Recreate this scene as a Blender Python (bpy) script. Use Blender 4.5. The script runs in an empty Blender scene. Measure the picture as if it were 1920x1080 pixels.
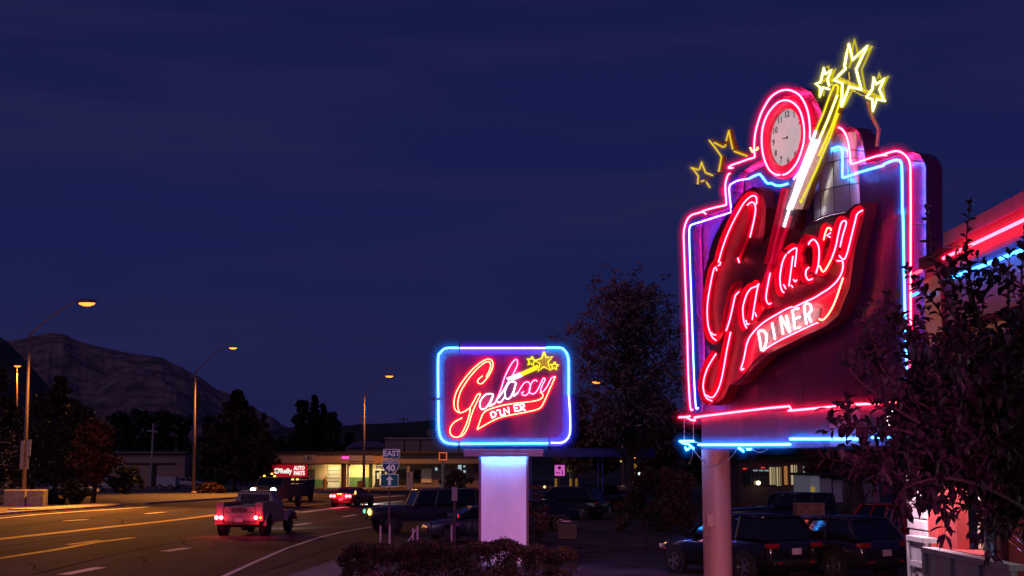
import bpy, bmesh, math, random
from mathutils import Vector, Matrix, noise as mnoise
import numpy as np
R = math.radians
C = bpy.context.scene.collection
rnd = random.Random(7)

# ------------------------------------------------------------------ camera
FPX, PITCH, CH = 2500.0, R(7.52), 3.0
cam_d = bpy.data.cameras.new('camera')
cam_d.sensor_width = 36.0
cam_d.lens = 36.0 * FPX / 1920.0
cam_d.clip_end = 20000
cam_d.clip_start = 0.1
cam = bpy.data.objects.new('camera', cam_d); C.objects.link(cam)
cam.location = (0, 0, CH); cam.rotation_euler = (R(90) + PITCH, 0, 0)
bpy.context.scene.camera = cam

# ------------------------------------------------------------------ sky, twilight glow, exposure
w = bpy.data.worlds.new('World'); bpy.context.scene.world = w; w.use_nodes = True
nt = w.node_tree; nt.nodes.clear()
wo = nt.nodes.new('ShaderNodeOutputWorld'); bg = nt.nodes.new('ShaderNodeBackground')
tc = nt.nodes.new('ShaderNodeTexCoord'); sp = nt.nodes.new('ShaderNodeSeparateXYZ')
rp = nt.nodes.new('ShaderNodeValToRGB'); nz = nt.nodes.new('ShaderNodeTexNoise'); mp = nt.nodes.new('ShaderNodeMapping')
mx = nt.nodes.new('ShaderNodeMixRGB')
nt.links.new(tc.outputs['Generated'], sp.inputs[0]); nt.links.new(sp.outputs['Z'], rp.inputs[0])
e = rp.color_ramp.elements
e[0].position = 0.0; e[0].color = (.0125, .0110, .0500, 1)
e[1].position = 0.40; e[1].color = (.0075, .0095, .0600, 1)
n = e.new(0.07); n.color = (.0110, .0140, .0700, 1)
n = e.new(0.16); n.color = (.0088, .0130, .0740, 1)
n = e.new(0.26); n.color = (.0085, .0115, .0720, 1)
nt.links.new(tc.outputs['Generated'], mp.inputs[0]); mp.inputs['Scale'].default_value = (2.2, 2.2, 16)
mp.inputs['Rotation'].default_value = (0, R(7), 0)
nt.links.new(mp.outputs[0], nz.inputs['Vector']); nz.inputs['Scale'].default_value = 1.6; nz.inputs['Detail'].default_value = 5
cr = nt.nodes.new('ShaderNodeValToRGB'); cr.color_ramp.elements[0].position = .40; cr.color_ramp.elements[1].position = .66
cr.color_ramp.elements[0].color = (0, 0, 0, 1); cr.color_ramp.elements[1].color = (.7, .7, .7, 1)
nt.links.new(nz.outputs[0], cr.inputs[0]); nt.links.new(cr.outputs[0], mx.inputs[0])
nt.links.new(rp.outputs[0], mx.inputs[1]); mx.inputs[2].default_value = (.0165, .0160, .0740, 1)
nt.links.new(mx.outputs[0], bg.inputs['Color']); bg.inputs['Strength'].default_value = 1.0
nt.links.new(bg.outputs[0], wo.inputs[0])
sl = bpy.data.lights.new('twilight', 'SUN'); sl.energy = 0.20; sl.angle = R(40); sl.color = (1.0, .62, .80)
so = bpy.data.objects.new('twilight', sl); C.objects.link(so); so.rotation_euler = (R(62), 0, R(-25))

sc = bpy.context.scene
sc.view_settings.view_transform = 'Standard'; sc.view_settings.look = 'None'
sc.view_settings.exposure = 0; sc.view_settings.gamma = 1
sc.cycles.use_denoising = True
sc.cycles.max_bounces = 5; sc.cycles.diffuse_bounces = 2; sc.cycles.glossy_bounces = 3
sc.cycles.transparent_max_bounces = 40; sc.cycles.transmission_bounces = 3
sc.cycles.sample_clamp_indirect = 4.0
sc.cycles.sample_clamp_direct = 0

# ------------------------------------------------------------------ pixel -> world helpers (photo pixels, 1920x1080)
_F = Vector((0, math.cos(PITCH), math.sin(PITCH))); _U = Vector((0, -math.sin(PITCH), math.cos(PITCH)))
CAM = Vector((0, 0, CH))
def ray(px, py):
    return Vector(((px - 960) / FPX, 0, 0)) + _U * ((540 - py) / FPX) + _F
def at(px, py, Y):
    d = ray(px, py); return CAM + d * (Y / d.y)
def gnd(px, py, z=0.0):
    d = ray(px, py); return CAM + d * ((z - CH) / d.z)
def plane_pt(px, py, o, n):
    d = ray(px, py); return CAM + d * ((o - CAM).dot(n) / d.dot(n))
def zc(x0, y0, s, pts):                      # zoomed crop coordinates -> photo pixels
    return [(x0 + a / s, y0 + b / s) for a, b in pts]

# ------------------------------------------------------------------ materials
MATS = {}
def mat(name, col=(.5, .5, .5), rough=.6, metal=0., emit=None, es=1., nz=0., nscale=6., bump=0., coat=0., stretch=None, trans=0., col2=None):
    if name in MATS: return MATS[name]
    m = bpy.data.materials.new(name); m.use_nodes = True; MATS[name] = m
    t = m.node_tree; b = t.nodes['Principled BSDF']
    b.inputs['Base Color'].default_value = (*col, 1); b.inputs['Roughness'].default_value = rough
    b.inputs['Metallic'].default_value = metal
    if coat: b.inputs['Coat Weight'].default_value = coat
    if trans: b.inputs['Transmission Weight'].default_value = trans
    if emit:
        b.inputs['Emission Color'].default_value = (*emit, 1); b.inputs['Emission Strength'].default_value = es
    tcn = t.nodes.new('ShaderNodeTexCoord'); mpn = t.nodes.new('ShaderNodeMapping')
    t.links.new(tcn.outputs['Object'], mpn.inputs[0])
    if stretch: mpn.inputs['Scale'].default_value = stretch
    no = t.nodes.new('ShaderNodeTexNoise'); no.inputs['Scale'].default_value = nscale; no.inputs['Detail'].default_value = 6
    t.links.new(mpn.outputs[0], no.inputs['Vector'])
    nz = nz or .12
    if col2 is None: col2 = tuple(c * (1 - nz) for c in col)
    c1 = tuple(min(1, c * (1 + nz * .6)) for c in col)
    r_ = t.nodes.new('ShaderNodeValToRGB'); r_.color_ramp.elements[0].position = .35; r_.color_ramp.elements[1].position = .68
    r_.color_ramp.elements[0].color = (*col2, 1); r_.color_ramp.elements[1].color = (*c1, 1)
    t.links.new(no.outputs[0], r_.inputs[0]); t.links.new(r_.outputs[0], b.inputs['Base Color'])
    if bump:
        bn = t.nodes.new('ShaderNodeBump'); bn.inputs['Strength'].default_value = bump; bn.inputs['Distance'].default_value = .05
        t.links.new(no.outputs[0], bn.inputs['Height']); t.links.new(bn.outputs[0], b.inputs['Normal'])
    return m
def emis(name, col, s=1.0):
    if name in MATS: return MATS[name]
    m = bpy.data.materials.new(name); m.use_nodes = True; MATS[name] = m
    t = m.node_tree; t.nodes.clear(); o = t.nodes.new('ShaderNodeOutputMaterial'); em = t.nodes.new('ShaderNodeEmission')
    em.inputs[0].default_value = (*col, 1); em.inputs[1].default_value = s; t.links.new(em.outputs[0], o.inputs[0]); return m
def glowm(name, col, s):                     # see-through glowing shell added around a tube to imitate its halo
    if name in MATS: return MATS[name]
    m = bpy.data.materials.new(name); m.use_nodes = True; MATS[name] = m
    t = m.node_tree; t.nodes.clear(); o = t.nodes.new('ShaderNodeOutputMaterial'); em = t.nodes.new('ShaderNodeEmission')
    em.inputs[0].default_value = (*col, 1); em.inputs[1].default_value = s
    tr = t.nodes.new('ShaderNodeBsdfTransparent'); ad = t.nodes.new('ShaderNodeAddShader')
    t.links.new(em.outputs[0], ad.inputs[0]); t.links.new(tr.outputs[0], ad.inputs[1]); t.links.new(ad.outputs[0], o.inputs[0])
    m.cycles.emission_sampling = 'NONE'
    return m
def leafmat(name, col, col2, rough=.55):
    if name in MATS: return MATS[name]
    m = mat(name, col, rough, nz=.4, nscale=3, col2=col2)
    return m

# ------------------------------------------------------------------ mesh builder
class MB:
    def __init__(s): s.v = []; s.f = []; s.m = []
    def add(s, vs, fs, mi=0):
        b = len(s.v); s.v += [tuple(v) for v in vs]
        for f in fs: s.f.append(tuple(b + i for i in f)); s.m.append(mi)
        return s
    def box(s, a, b, mi=0, M=None):
        x0, y0, z0 = a; x1, y1, z1 = b
        vs = [Vector(p) for p in ((x0,y0,z0),(x1,y0,z0),(x1,y1,z0),(x0,y1,z0),(x0,y0,z1),(x1,y0,z1),(x1,y1,z1),(x0,y1,z1))]
        if M is not None: vs = [M @ v for v in vs]
        return s.add(vs, [(0,3,2,1),(4,5,6,7),(0,1,5,4),(1,2,6,5),(2,3,7,6),(3,0,4,7)], mi)
    def prism(s, pts, ext, mi=0):            # polygon (3D points) extruded by a vector
        n = len(pts); ext = Vector(ext)
        vs = [Vector(p) for p in pts] + [Vector(p) + ext for p in pts]
        fs = [tuple(range(n)), tuple(range(2*n-1, n-1, -1))] + [(i, i+n, (i+1) % n + n, (i+1) % n) for i in range(n)]
        return s.add(vs, fs, mi)
    def tube(s, pts, r, n=8, mi=0, r1=None, closed=False, cap=True):
        P = [Vector(p) for p in pts]
        Q = [P[0]]
        for p in P[1:]:
            if (p - Q[-1]).length > 1e-5: Q.append(p)
        P = Q
        if len(P) < 2: return s
        k = len(P); vs = []
        T = []
        for i in range(k):
            if closed: t = P[(i+1) % k] - P[i-1]
            else: t = P[min(i+1, k-1)] - P[max(i-1, 0)]
            if t.length < 1e-9: t = Vector((0,0,1))
            T.append(t.normalized())
        up = Vector((0,0,1)) if abs(T[0].z) < .9 else Vector((1,0,0))
        a = T[0].cross(up).normalized()
        for i in range(k):
            a = (a - T[i] * a.dot(T[i]))
            if a.length < 1e-6: a = T[i].orthogonal()
            a.normalize(); b = T[i].cross(a)
            rr = r if r1 is None else r + (r1 - r) * i / (k - 1)
            for j in range(n):
                th = 2 * math.pi * j / n; vs.append(P[i] + a * (rr * math.cos(th)) + b * (rr * math.sin(th)))
        fs = []
        kk = k if closed else k - 1
        for i in range(kk):
            i2 = (i + 1) % k
            for j in range(n):
                j2 = (j + 1) % n; fs.append((i*n+j, i*n+j2, i2*n+j2, i2*n+j))
        if cap and not closed: fs += [tuple(range(n-1, -1, -1)), tuple((k-1)*n + j for j in range(n))]
        return s.add(vs, fs, mi)
    def lathe(s, prof, M=None, n=20, mi=0, cap=True):  # profile (r, z) about z
        vs = []; fs = []
        for r, z in prof:
            for j in range(n):
                th = 2 * math.pi * j / n; v = Vector((r * math.cos(th), r * math.sin(th), z)); vs.append(M @ v if M else v)
        for i in range(len(prof) - 1):
            for j in range(n): fs.append((i*n+j, i*n+(j+1) % n, (i+1)*n+(j+1) % n, (i+1)*n+j))
        if cap: fs += [tuple(range(n-1, -1, -1)), tuple((len(prof)-1)*n + j for j in range(n))]
        return s.add(vs, fs, mi)
    def text(s, body, size, M, depth=.004, mi=0, align='CENTER', bold=0):
        cu = bpy.data.curves.new('t', 'FONT'); cu.body = body; cu.size = size; cu.align_x = align; cu.align_y = 'CENTER'
        cu.extrude = depth; cu.offset = bold; cu.resolution_u = 3
        ob = bpy.data.objects.new('t', cu); C.objects.link(ob)
        me = ob.to_mesh(); s.add([M @ v.co for v in me.vertices], [tuple(p.vertices) for p in me.polygons], mi)
        ob.to_mesh_clear(); bpy.data.objects.remove(ob); bpy.data.curves.remove(cu); return s
def wloc(o):
    v = Vector((0,0,0))
    while o: v = v + o.location; o = o.parent
    return v
def ob(name, mb, mats, parent=None, smooth=False, local=False, label=None, bevel=0, at_=None):
    me = bpy.data.meshes.new(name)
    off = Vector((0,0,0))
    loc = Vector((0,0,0))
    if at_ is not None: off = Vector(at_); loc = Vector(at_)
    if parent and not local: off = wloc(parent)
    if off.length: vs = [(v[0]-off.x, v[1]-off.y, v[2]-off.z) for v in mb.v]
    else: vs = mb.v
    me.from_pydata(vs, [], mb.f); me.update()
    if not isinstance(mats, (list, tuple)): mats = [mats]
    for m in mats: me.materials.append(m)
    if len(mats) > 1: me.polygons.foreach_set('material_index', mb.m)
    if smooth: me.polygons.foreach_set('use_smooth', [True] * len(me.polygons))
    o = bpy.data.objects.new(name, me); C.objects.link(o)
    if parent: o.parent = parent
    else: o.location = loc
    if bevel:
        b = o.modifiers.new('bevel', 'BEVEL'); b.width = bevel; b.segments = 2; b.limit_method = 'ANGLE'
    if label: o['label'] = label
    return o
def thing(name, label, cat, loc=(0,0,0), rz=0, group=None):
    o = bpy.data.objects.new(name, None); C.objects.link(o); o.location = loc; o.rotation_euler = (0, 0, rz)
    o.empty_display_size = .2
    return tag(o, label, cat, group)
def tag(o, label, cat, group=None, kind=None):
    o['label'] = label; o['category'] = cat
    if group: o['group'] = group
    if kind: o['kind'] = kind
    return o
def struct(o): o['kind'] = 'structure'; return o
def smooth_path(p, step=None, closed=False):   # Catmull-Rom
    P = [Vector(q) for q in p]; out = []; k = len(P)
    if k < 3: return P
    rng = range(k) if closed else range(k-1)
    for i in rng:
        p0 = P[i-1] if (closed or i) else P[0]; p1 = P[i]; p2 = P[(i+1) % k]; p3 = P[(i+2) % k] if (closed or i+2 < k) else P[-1]
        for j in range(4):
            t = j / 4
            out.append(.5*((2*p1)+(p2-p0)*t+(2*p0-5*p1+4*p2-p3)*t*t+(3*p1-p0-3*p2+p3)*t**3))
    if not closed: out.append(P[-1])
    return out
def round_path(p, r=.12):                      # straight segments with rounded corners
    P = [Vector(q) for q in p]; out = [P[0]]
    for i in range(1, len(P)-1):
        a = P[i-1]-P[i]; b = P[i+1]-P[i]
        if a.length < 1e-6 or b.length < 1e-6: continue
        ra = min(r, a.length*.45); rb = min(r, b.length*.45)
        A = P[i]+a.normalized()*ra; B = P[i]+b.normalized()*rb
        for t in (0, .25, .5, .75, 1): out.append(A*(1-t)**2+P[i]*2*t*(1-t)+B*t*t)
    out.append(P[-1]); return out
# neon tube: a bright gas column wrapped in nested glow shells that imitate its halo
NE = {  # core colour, core strength, halo shell colour, halo shell strength
 'red':    ((1, .045, .075), 25, (1, .0, .045), .50),
 'warm':   ((1, .13, .055), 18, (1, .0, .025), .45),
 'pink':   ((1, .045, .09), 25, (1, .0, .07), .50),
 'cyan':   ((.03, .30, 1), 24.0, (0, .17, 1), .38),
 'blue':   ((.04, .06, 1), 48.0, (.03, .04, 1), .40),
 'violet': ((.08, .05, 1), 42.0, (.12, .01, 1), .40),
 'yellow': ((1, .88, .03), .85, (.9, .7, 0), .07),
 'gold':   ((1, .70, .04), .80, (.8, .42, 0), .07),
 'bright': ((1, .90, .20), 6.0, (.8, .7, 0), .14),
 'white':  ((1, .85, .90), 5.0, (.9, .5, .75), .10),
 'fillred':((1, .01, .09), .55, (1, 0, .08), .05),
}
def neon(pts, col, parent, r=.028, name='neon_tube', sl=1.0, smooth=True, closed=False, label=None, st=1.0):
    c, s, g, gs = NE[col]
    core = emis('neon_%s_%g' % (col, st), c, s*st)
    g1 = glowm('halo_shell_%s_%g' % (col, st), g, gs*st); g2 = glowm('halo_shell_outer_%s_%g' % (col, st), g, gs*.20*st); g3 = glowm('halo_shell_far_%s_%g' % (col, st), g, gs*.09*st); g4 = glowm('halo_shell_edge_%s_%g' % (col, st), g, gs*.035*st)
    p = smooth_path(pts, closed=closed) if smooth else pts
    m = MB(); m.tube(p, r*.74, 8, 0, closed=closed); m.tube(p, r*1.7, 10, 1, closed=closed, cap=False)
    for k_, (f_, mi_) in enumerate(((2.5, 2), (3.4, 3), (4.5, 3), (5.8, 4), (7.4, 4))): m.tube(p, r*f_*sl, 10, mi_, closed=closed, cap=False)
    return ob(name, m, [core, g1, g2, g3, g4], parent, smooth=True, label=label)
# ================================================================== SETTING
asphalt = mat('asphalt', (.074, .060, .066), .6, nz=.5, nscale=.45, bump=.15, stretch=(1,.25,1), col2=(.036,.030,.036))
lotmat = mat('parking_asphalt', (.11, .09, .095), .7, nz=.45, nscale=.7, bump=.3)
conc = mat('concrete', (.32, .29, .27), .85, nz=.3, nscale=3, bump=.2)
dirt = mat('dirt', (.10, .08, .06), .95, nz=.5, nscale=1.5, bump=.5)
paintw = mat('road_paint_white', (.85, .82, .78), .7, nz=.35, nscale=4)
painty = mat('road_paint_yellow', (.85, .46, .02), .7, nz=.35, nscale=4)

m = MB(); m.add([(-900,-60,0),(900,-60,0),(900,2600,0),(-900,2600,0)], [(0,1,2,3)])
struct(ob('ground', m, dirt))
for m_ in (asphalt, lotmat, dirt): m_.node_tree.nodes['Principled BSDF'].inputs['Specular IOR Level'].default_value = .06; m_.node_tree.nodes['Principled BSDF'].inputs['Roughness'].default_value = .85
# road: traced right and left edges on the ground plane
re_ = [gnd(*p) for p in zc(380,880,5.0526,[(215,1011),(500,880),(800,750),(1100,650),(1300,600),(1620,543),(1900,496)])]
def flat(poly, z, name, mt):
    m = MB(); m.add([(p[0], p[1], z) for p in poly], [tuple(range(len(poly)))]); return struct(ob(name, m, mt))
road_r = [(-9.2,-20),(-7.6,10),(-7.0,36),(-6.4,51),(-5.7,64),(-3.6,80),(1.5,110),(9,150),(20,200),(40,280)]
road_l = [(-36,-20),(-34.6,36),(-31.5,60),(-29.5,80),(-27,100),(-22,130),(-14,170),(-4,210),(14,290)]
flat(road_l[::-1] and ([(a,b) for a,b in road_r] + [(a,b) for a,b in road_l[::-1]]), .010, 'road', asphalt)
flat([(-6.9,-20),(40,-20),(60,74),(2,74),(-2.6,64),(-5.3,50),(-6.0,36)], .006, 'parking_lot', lotmat)
flat([(-5.9,-20),(-4.0,-20),(-3.9,40),(-4.3,48),(-5.3,46),(-6.1,36)], .016, 'sidewalk', mat('sidewalk', (.20,.18,.19), .85, nz=.35, nscale=2, bump=.2))
# forecourts beyond the road
flat([(-90,120),(-27.4,104),(-21.4,134),(-13,174),(-3,214),(14,300),(-90,300)], .008, 'forecourt', mat('forecourt', (.09,.08,.075), .8, nz=.4, nscale=.6))
flat([(8,112),(40,100),(80,160),(60,240),(24,200),(11,150)], .012, 'side_street', asphalt)
def line(pxpts, wd, mt, name='lane_marking', z=.016):
    P = [gnd(*p) for p in pxpts]; m = MB(); vs = []
    for i, p in enumerate(P):
        t = P[min(i+1, len(P)-1)] - P[max(i-1, 0)]; t.normalize(); n_ = Vector((-t.y, t.x, 0)) * wd * .6
        vs += [(p.x-n_.x, p.y-n_.y, z), (p.x+n_.x, p.y+n_.y, z)]
    m.add(vs, [(2*i, 2*i+2, 2*i+3, 2*i+1) for i in range(len(P)-1)])
    return struct(ob(name, m, mt))
Rr = lambda p: zc(0,920,4.8,p)
Ss = lambda p: zc(380,880,5.0526,p)
line(Rr([(-200,276),(0,250),(350,215),(700,190),(1340,147)]), .30, paintw)
for d in ([(575,275),(780,262)],[(1310,210),(1475,195)],[(570,760),(900,695)],[(1480,550),(1690,518)]): line(Rr(d), .34, paintw)
for d in ([(870,532),(1020,512)],[(1335,452),(1450,433)]): line(Ss(d), .32, paintw)
line(Rr([(-200,462),(0,438),(480,385),(1000,328),(1500,275),(1920,225)]), .55, painty)
line(Rr([(-200,642),(0,612),(500,535),(850,470),(1200,425)]), .34, painty)
line(Rr([(615,489),(905,449)]), .26, painty, z=.018)
line(Ss([(-100,460),(0,450),(130,432)]), .55, painty, z=.018)
line(Ss([(215,1011),(500,880),(800,750),(1100,650),(1300,600),(1620,543)]), .14, paintw)
line([(1920*0+424,1080),(300,1130)], .14, paintw)
line(Ss([(740,362),(1000,342),(1210,325)]), .5, painty)
line(Ss([(770,388),(895,402)]), .5, paintw)
line(Ss([(930,410),(1290,366),(1560,336),(1890,302)]), .6, paintw)
line(Ss([(1540,273),(1900,250)]), .6, paintw)
line(Ss([(860,250),(1080,232)]), .2, paintw)
line([(940,927),(1040,921),(1080,915)], .25, paintw)
tar = mat('tar_seam', (.012,.011,.012), .9); tar.node_tree.nodes['Principled BSDF'].inputs['Specular IOR Level'].default_value = .02
for d in ([(-50,520),(600,418),(1300,345),(1900,290)], [(300,760),(900,610),(1500,480),(1900,430)], [(0,330),(700,255),(1500,205)]): line(Rr(d), .10, tar, 'road_crack', z=.013)
for x0, y0 in ((260,660),(1250,600),(1050,250),(1600,430)): line(Rr([(x0,y0),(x0+60,y0+22),(x0+40,y0+44),(x0+120,y0+70)]), .06, tar, 'road_crack', z=.014)
# kerb of the island at far left, kerbs at the far side of the road
def kerb(pts, wd=.35, h=.15, name='kerb'):
    m = MB()
    for i in range(len(pts)-1):
        a = Vector((*pts[i], 0)); b = Vector((*pts[i+1], 0)); t = (b-a).normalized(); n_ = Vector((-t.y, t.x, 0))*wd
        m.prism([a, b, b+n_, a+n_], (0,0,h))
    return struct(ob(name, m, mat('kerb_stone', (.42,.38,.35), .85, nz=.3, nscale=2)))
kp = [gnd(*p) for p in Rr([(-150,235),(60,217),(350,195),(700,172),(950,155),(1110,140)])]
kerb([(p.x, p.y) for p in kp], .45)
kp2 = [gnd(*p) for p in Rr([(350,190),(700,168),(950,150),(1105,136)])]; kerb([(p.x, p.y) for p in kp2], 2.2, .17)
kerb([(-27.2,101),(-21.8,131),(-13.8,171),(-4,211)], .3)
isl = [gnd(*p) for p in Rr([(-150,232),(350,190),(700,167),(1100,136),(1060,90),(400,40),(-150,20)])]
flat([(p.x,p.y) for p in isl], .10, 'verge', mat('verge', (.13,.10,.05), .95, nz=.5, nscale=3, bump=.6))
gp = [gnd(*p) for p in [(560,1080),(600,1062),(640,1018),(690,1002)]]

# mountains (ridge lines traced, then given real distance and relief)
def ridge(name, crest, Y, depth, base, mt, amp, sub=6, seed=1):
    rr = random.Random(seed); P = []
    for i in range(len(crest)-1):
        for k in range(sub):
            t = k/sub; P.append((crest[i][0]*(1-t)+crest[i+1][0]*t, crest[i][1]*(1-t)+crest[i+1][1]*t))
    P.append(crest[-1]); N = 26; vs = []; fs = []; n0 = len(P)
    ph = [rr.uniform(0, 6.28) for _ in range(8)]
    for j in range(N+1):
        t = j/N
        for i, (px, py) in enumerate(P):
            top = at(px, py, Y); y = Y - depth*t
            prof = (1-t)**.85
            x = top.x * (y / Y); z = top.z*prof + base*t
            q = 4.0*mnoise.fractal(Vector((x/(Y*.055)+seed, y/(Y*.075), seed*1.7)), 1.0, 2.1, 6)
            z += amp*q*math.sin(math.pi*min(1, t*1.0+.0))*(1 if j else 0) + (rr.uniform(-.4, .4)*amp*.15 if 0 < j < N else 0)
            vs.append((x, y, z if j else z + rr.uniform(-.25, .25)*amp*.12))
    for j in range(N):
        for i in range(n0-1): a = j*n0+i; fs.append((a, a+1, a+n0+1, a+n0))
    m = MB(); m.add(vs, fs); return struct(ob(name, m, mt, smooth=True))
hillm = mat('hillside', (.27,.17,.15), 1, nz=.6, nscale=.022, bump=.0, col2=(.07,.055,.085))
ridge('mountain', [(-260,560),(-120,600),(0,641),(24,638),(61,631),(94,623),(118,626),(150,640),(175,647),(210,655),(244,662),(302,670),(335,688),(367,707),(407,736),(450,758),(477,770),(530,797),(575,815),(640,850),(700,880)], 3600, 1700, -20, hillm, 17, sub=12, seed=3)
ridge('foothill', [(-260,560),(-60,606),(0,632),(14,640),(40,668),(70,700),(120,760),(160,800),(220,850)], 2400, 900, -10, mat('hillside_near', (.07,.055,.07), 1, nz=.6, nscale=.02), 12, seed=9)
ridge('low_hills', [(380,830),(480,810),(560,800),(640,798),(700,795),(760,792),(830,786),(1000,790),(1200,796),(1500,800),(1900,790),(2300,780)], 1100, 500, -5, mat('wooded_hill', (.030,.026,.026), 1, nz=.6, nscale=.05), 4, sub=14, seed=5)

# ================================================================== BIG SIGN
TH = R(65.7)
T_ = Vector((math.cos(TH), -math.sin(TH), 0)); N_ = Vector((-math.sin(TH), -math.cos(TH), 0)); Z_ = Vector((0,0,1))
O_ = at(1300, 870, 34.0); 
def sp_(px, py, w=0.0): return plane_pt(px, py, O_ + N_*w, N_)
def uvw(p): d = p - O_; return Vector((d.dot(T_), d.z, d.dot(N_)))
def fromuv(u, v, w): return O_ + T_*u + Z_*v + N_*w
A = lambda p: zc(1270,350,6.75,p)
B = lambda p: zc(1280,490,6.75,p)
Cc = lambda p: zc(1280,620,6,p)
D = lambda p: zc(1400,480,6,p)
E_ = lambda p: zc(1380,340,6.75,p)
F = lambda p: zc(1480,370,6,p)
G = lambda p: zc(1490,500,6.75,p)
H = lambda p: zc(1280,220,6.75,p)
J = lambda p: zc(1400,150,5.4,p)
K = lambda p: zc(1540,200,5.4,p)
Mz = lambda p: zc(1260,720,3.84,p)
Nn = lambda p: zc(1370,60,3.375,p)
Oo = lambda p: zc(1510,60,6.353,p)
pole_c = plane_pt(1343, 900, O_ + N_*-.62, N_); pole_c.z = 0
SG = thing('neon_sign', 'tall stepped neon sign with clock and shooting star on a thick steel pole', 'neon sign', pole_c)
steel = mat('sign_sheet_metal', (.075,.018,.10), .34, .45, nz=.35, nscale=1.2, bump=.12, stretch=(1,1,.35))
trim = mat('sign_trim', (.55,.52,.55), .35, .5, nz=.2, nscale=2)
redpaint = mat('red_enamel', (.62,.012,.055), .38, nz=.12, nscale=5, coat=.3)
maroon = mat('maroon_enamel', (.07,.002,.008), .45, nz=.3, nscale=3)
creamw = mat('clock_white', (.80,.78,.76), .5)
blackp = mat('black_paint', (.02,.02,.02), .5)
# cabinet outline, traced along the outer tube and carried back onto the cabinet face
outl = [(1298,768),(1291,600),(1284,440),(1286,425),(1291,413),(1300,405),(1312,400),(1325,398),(1362,383),(1361,350),(1364,332),(1373,322),(1414,296),(1414,272),(1420,230),(1430,205),(1443,185),(1458,173),(1472,168),(1485,170),(1498,178),(1509,195),(1516,215),(1518,239),(1518,262),(1545,250),(1565,241),(1575,240),(1584,250),(1590,265),(1593,283),(1597,307),(1640,297),(1683,283),(1695,288),(1703,299),(1707,311),(1708,500),(1709,738)]
op = [uvw(sp_(*p)) for p in outl]
cu_ = sum(p.x for p in op)/len(op); cv_ = sum(p.y for p in op)/len(op)
def grow(p, d): 
    q = Vector((p.x-cu_, p.y-cv_)); L = q.length; return (p.x + q.x/L*d, p.y + q.y/L*d)
fo = [grow(p, .10) for p in op]
WF, WB = -.34, -.74
m = MB(); m.prism([fromuv(u, v, WF) for u, v in fo], N_*(WB-WF)); ob('cabinet', m, steel, SG)
# raised rim strip following the outline
m = MB(); n0 = len(fo); fi = [grow(p, -.30) for p in op]
for i in range(n0-1):
    a = fromuv(*fo[i], WF+.004); b = fromuv(*fo[i+1], WF+.004); c = fromuv(*fi[i+1], WF+.004); d = fromuv(*fi[i], WF+.004)
    m.prism([a, b, c, d], N_*.03)
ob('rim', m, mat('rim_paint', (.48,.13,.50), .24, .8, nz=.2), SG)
# panel seams
m = MB()
for pu in (1420, 1500, 1612, 1660):
    u = uvw(sp_(pu, 600, WF)).x; m.tube([fromuv(u, .55, WF+.003), fromuv(u, 6.2, WF+.003)], .008, 5)
for v in (2.2, 3.6, 5.0): m.tube([fromuv(.3, v, WF+.003), fromuv(7.6, v, WF+.003)], .007, 5)
ob('seam', m, blackp, SG)
# outline neon tubes
RT = [Cc([(112,888),(90,880),(75,720),(60,400),(50,0)]) + A([(85,800),(80,600),(95,500),(130,410),(180,360),(240,340),(320,320),(360,345)]),
 A([(315,310),(450,270),(600,235),(618,215),(615,130),(605,10)]) + H([(545,1000),(540,860),(555,780),(580,720),(600,710)]),
 H([(635,640),(580,640),(620,605),(720,570),(830,530),(895,512),(912,490),(905,400),(910,280),(930,150),(975,0)]) + J([(160,310),(230,190),(310,125),(390,100),(460,110),(530,150),(590,240),(625,350),(640,480),(640,580),(655,603),(715,600)]),
 K([(135,220),(190,215),(240,270),(270,350),(285,450),(298,550),(318,578),(450,535),(580,495),(660,490)]),
 K([(580,500),(700,460),(770,450),(830,475),(880,530),(900,600),(903,800),(905,1080)]) + [(1707.3,460),(1707.5,600),(1708,735)],
 J([(335,960),(290,955),(230,910),(185,820),(160,720),(152,600),(165,470),(210,350),(270,270),(330,220),(400,205),(460,225),(520,280),(560,370),(580,480),(580,600),(560,700),(520,810),(470,890),(410,945),(365,960)])]
for t in RT: neon([sp_(*p) for p in t], 'pink', SG, .025)
BT = [(Cc([(175,868),(152,872),(140,750),(125,450),(110,0)]) + A([(155,800),(152,600),(152,540),(170,490),(230,465),(320,440)]), 'blue'),
 (A([(330,435),(500,380),(660,332),(682,305),(665,150),(655,30)]) + H([(590,900),(598,860),(620,840),(700,800),(820,780)]), 'violet'),
 (H([(840,775),(960,720),(990,735),(1040,800),(1075,835)]) + J([(250,1045),(290,1065),(340,1070),(415,1050)]), 'cyan'),
 (J([(600,790),(580,830),(540,920),(475,1005)]), 'violet'),
 (K([(55,445),(110,425),(170,408),(205,430),(213,500),(213,690),(235,715),(400,660),(630,595)]), 'cyan'),
 (K([(630,585),(700,555),(770,540),(808,570),(817,700),(820,1080)]) + [(1693,400),(1696,550),(1701,715)], 'cyan')]
for t, c in BT: neon([sp_(*p) for p in t], c, SG, .023)
# stand-offs carrying the outline tubes
for q in [(1284,500),(1290,600),(1295,700),(1362,360),(1416,250),(1450,182),(1500,185),(1517,235),(1590,280),(1620,300),(1700,300),(1707,420),(1707,520),(1708,620),(1292,700)]:
    a = uvw(sp_(*q)); m = MB(); m.tube([fromuv(a.x, a.y, 0), fromuv(a.x, a.y, WF)], .012, 6); ob('standoff', m, blackp, SG)
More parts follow.
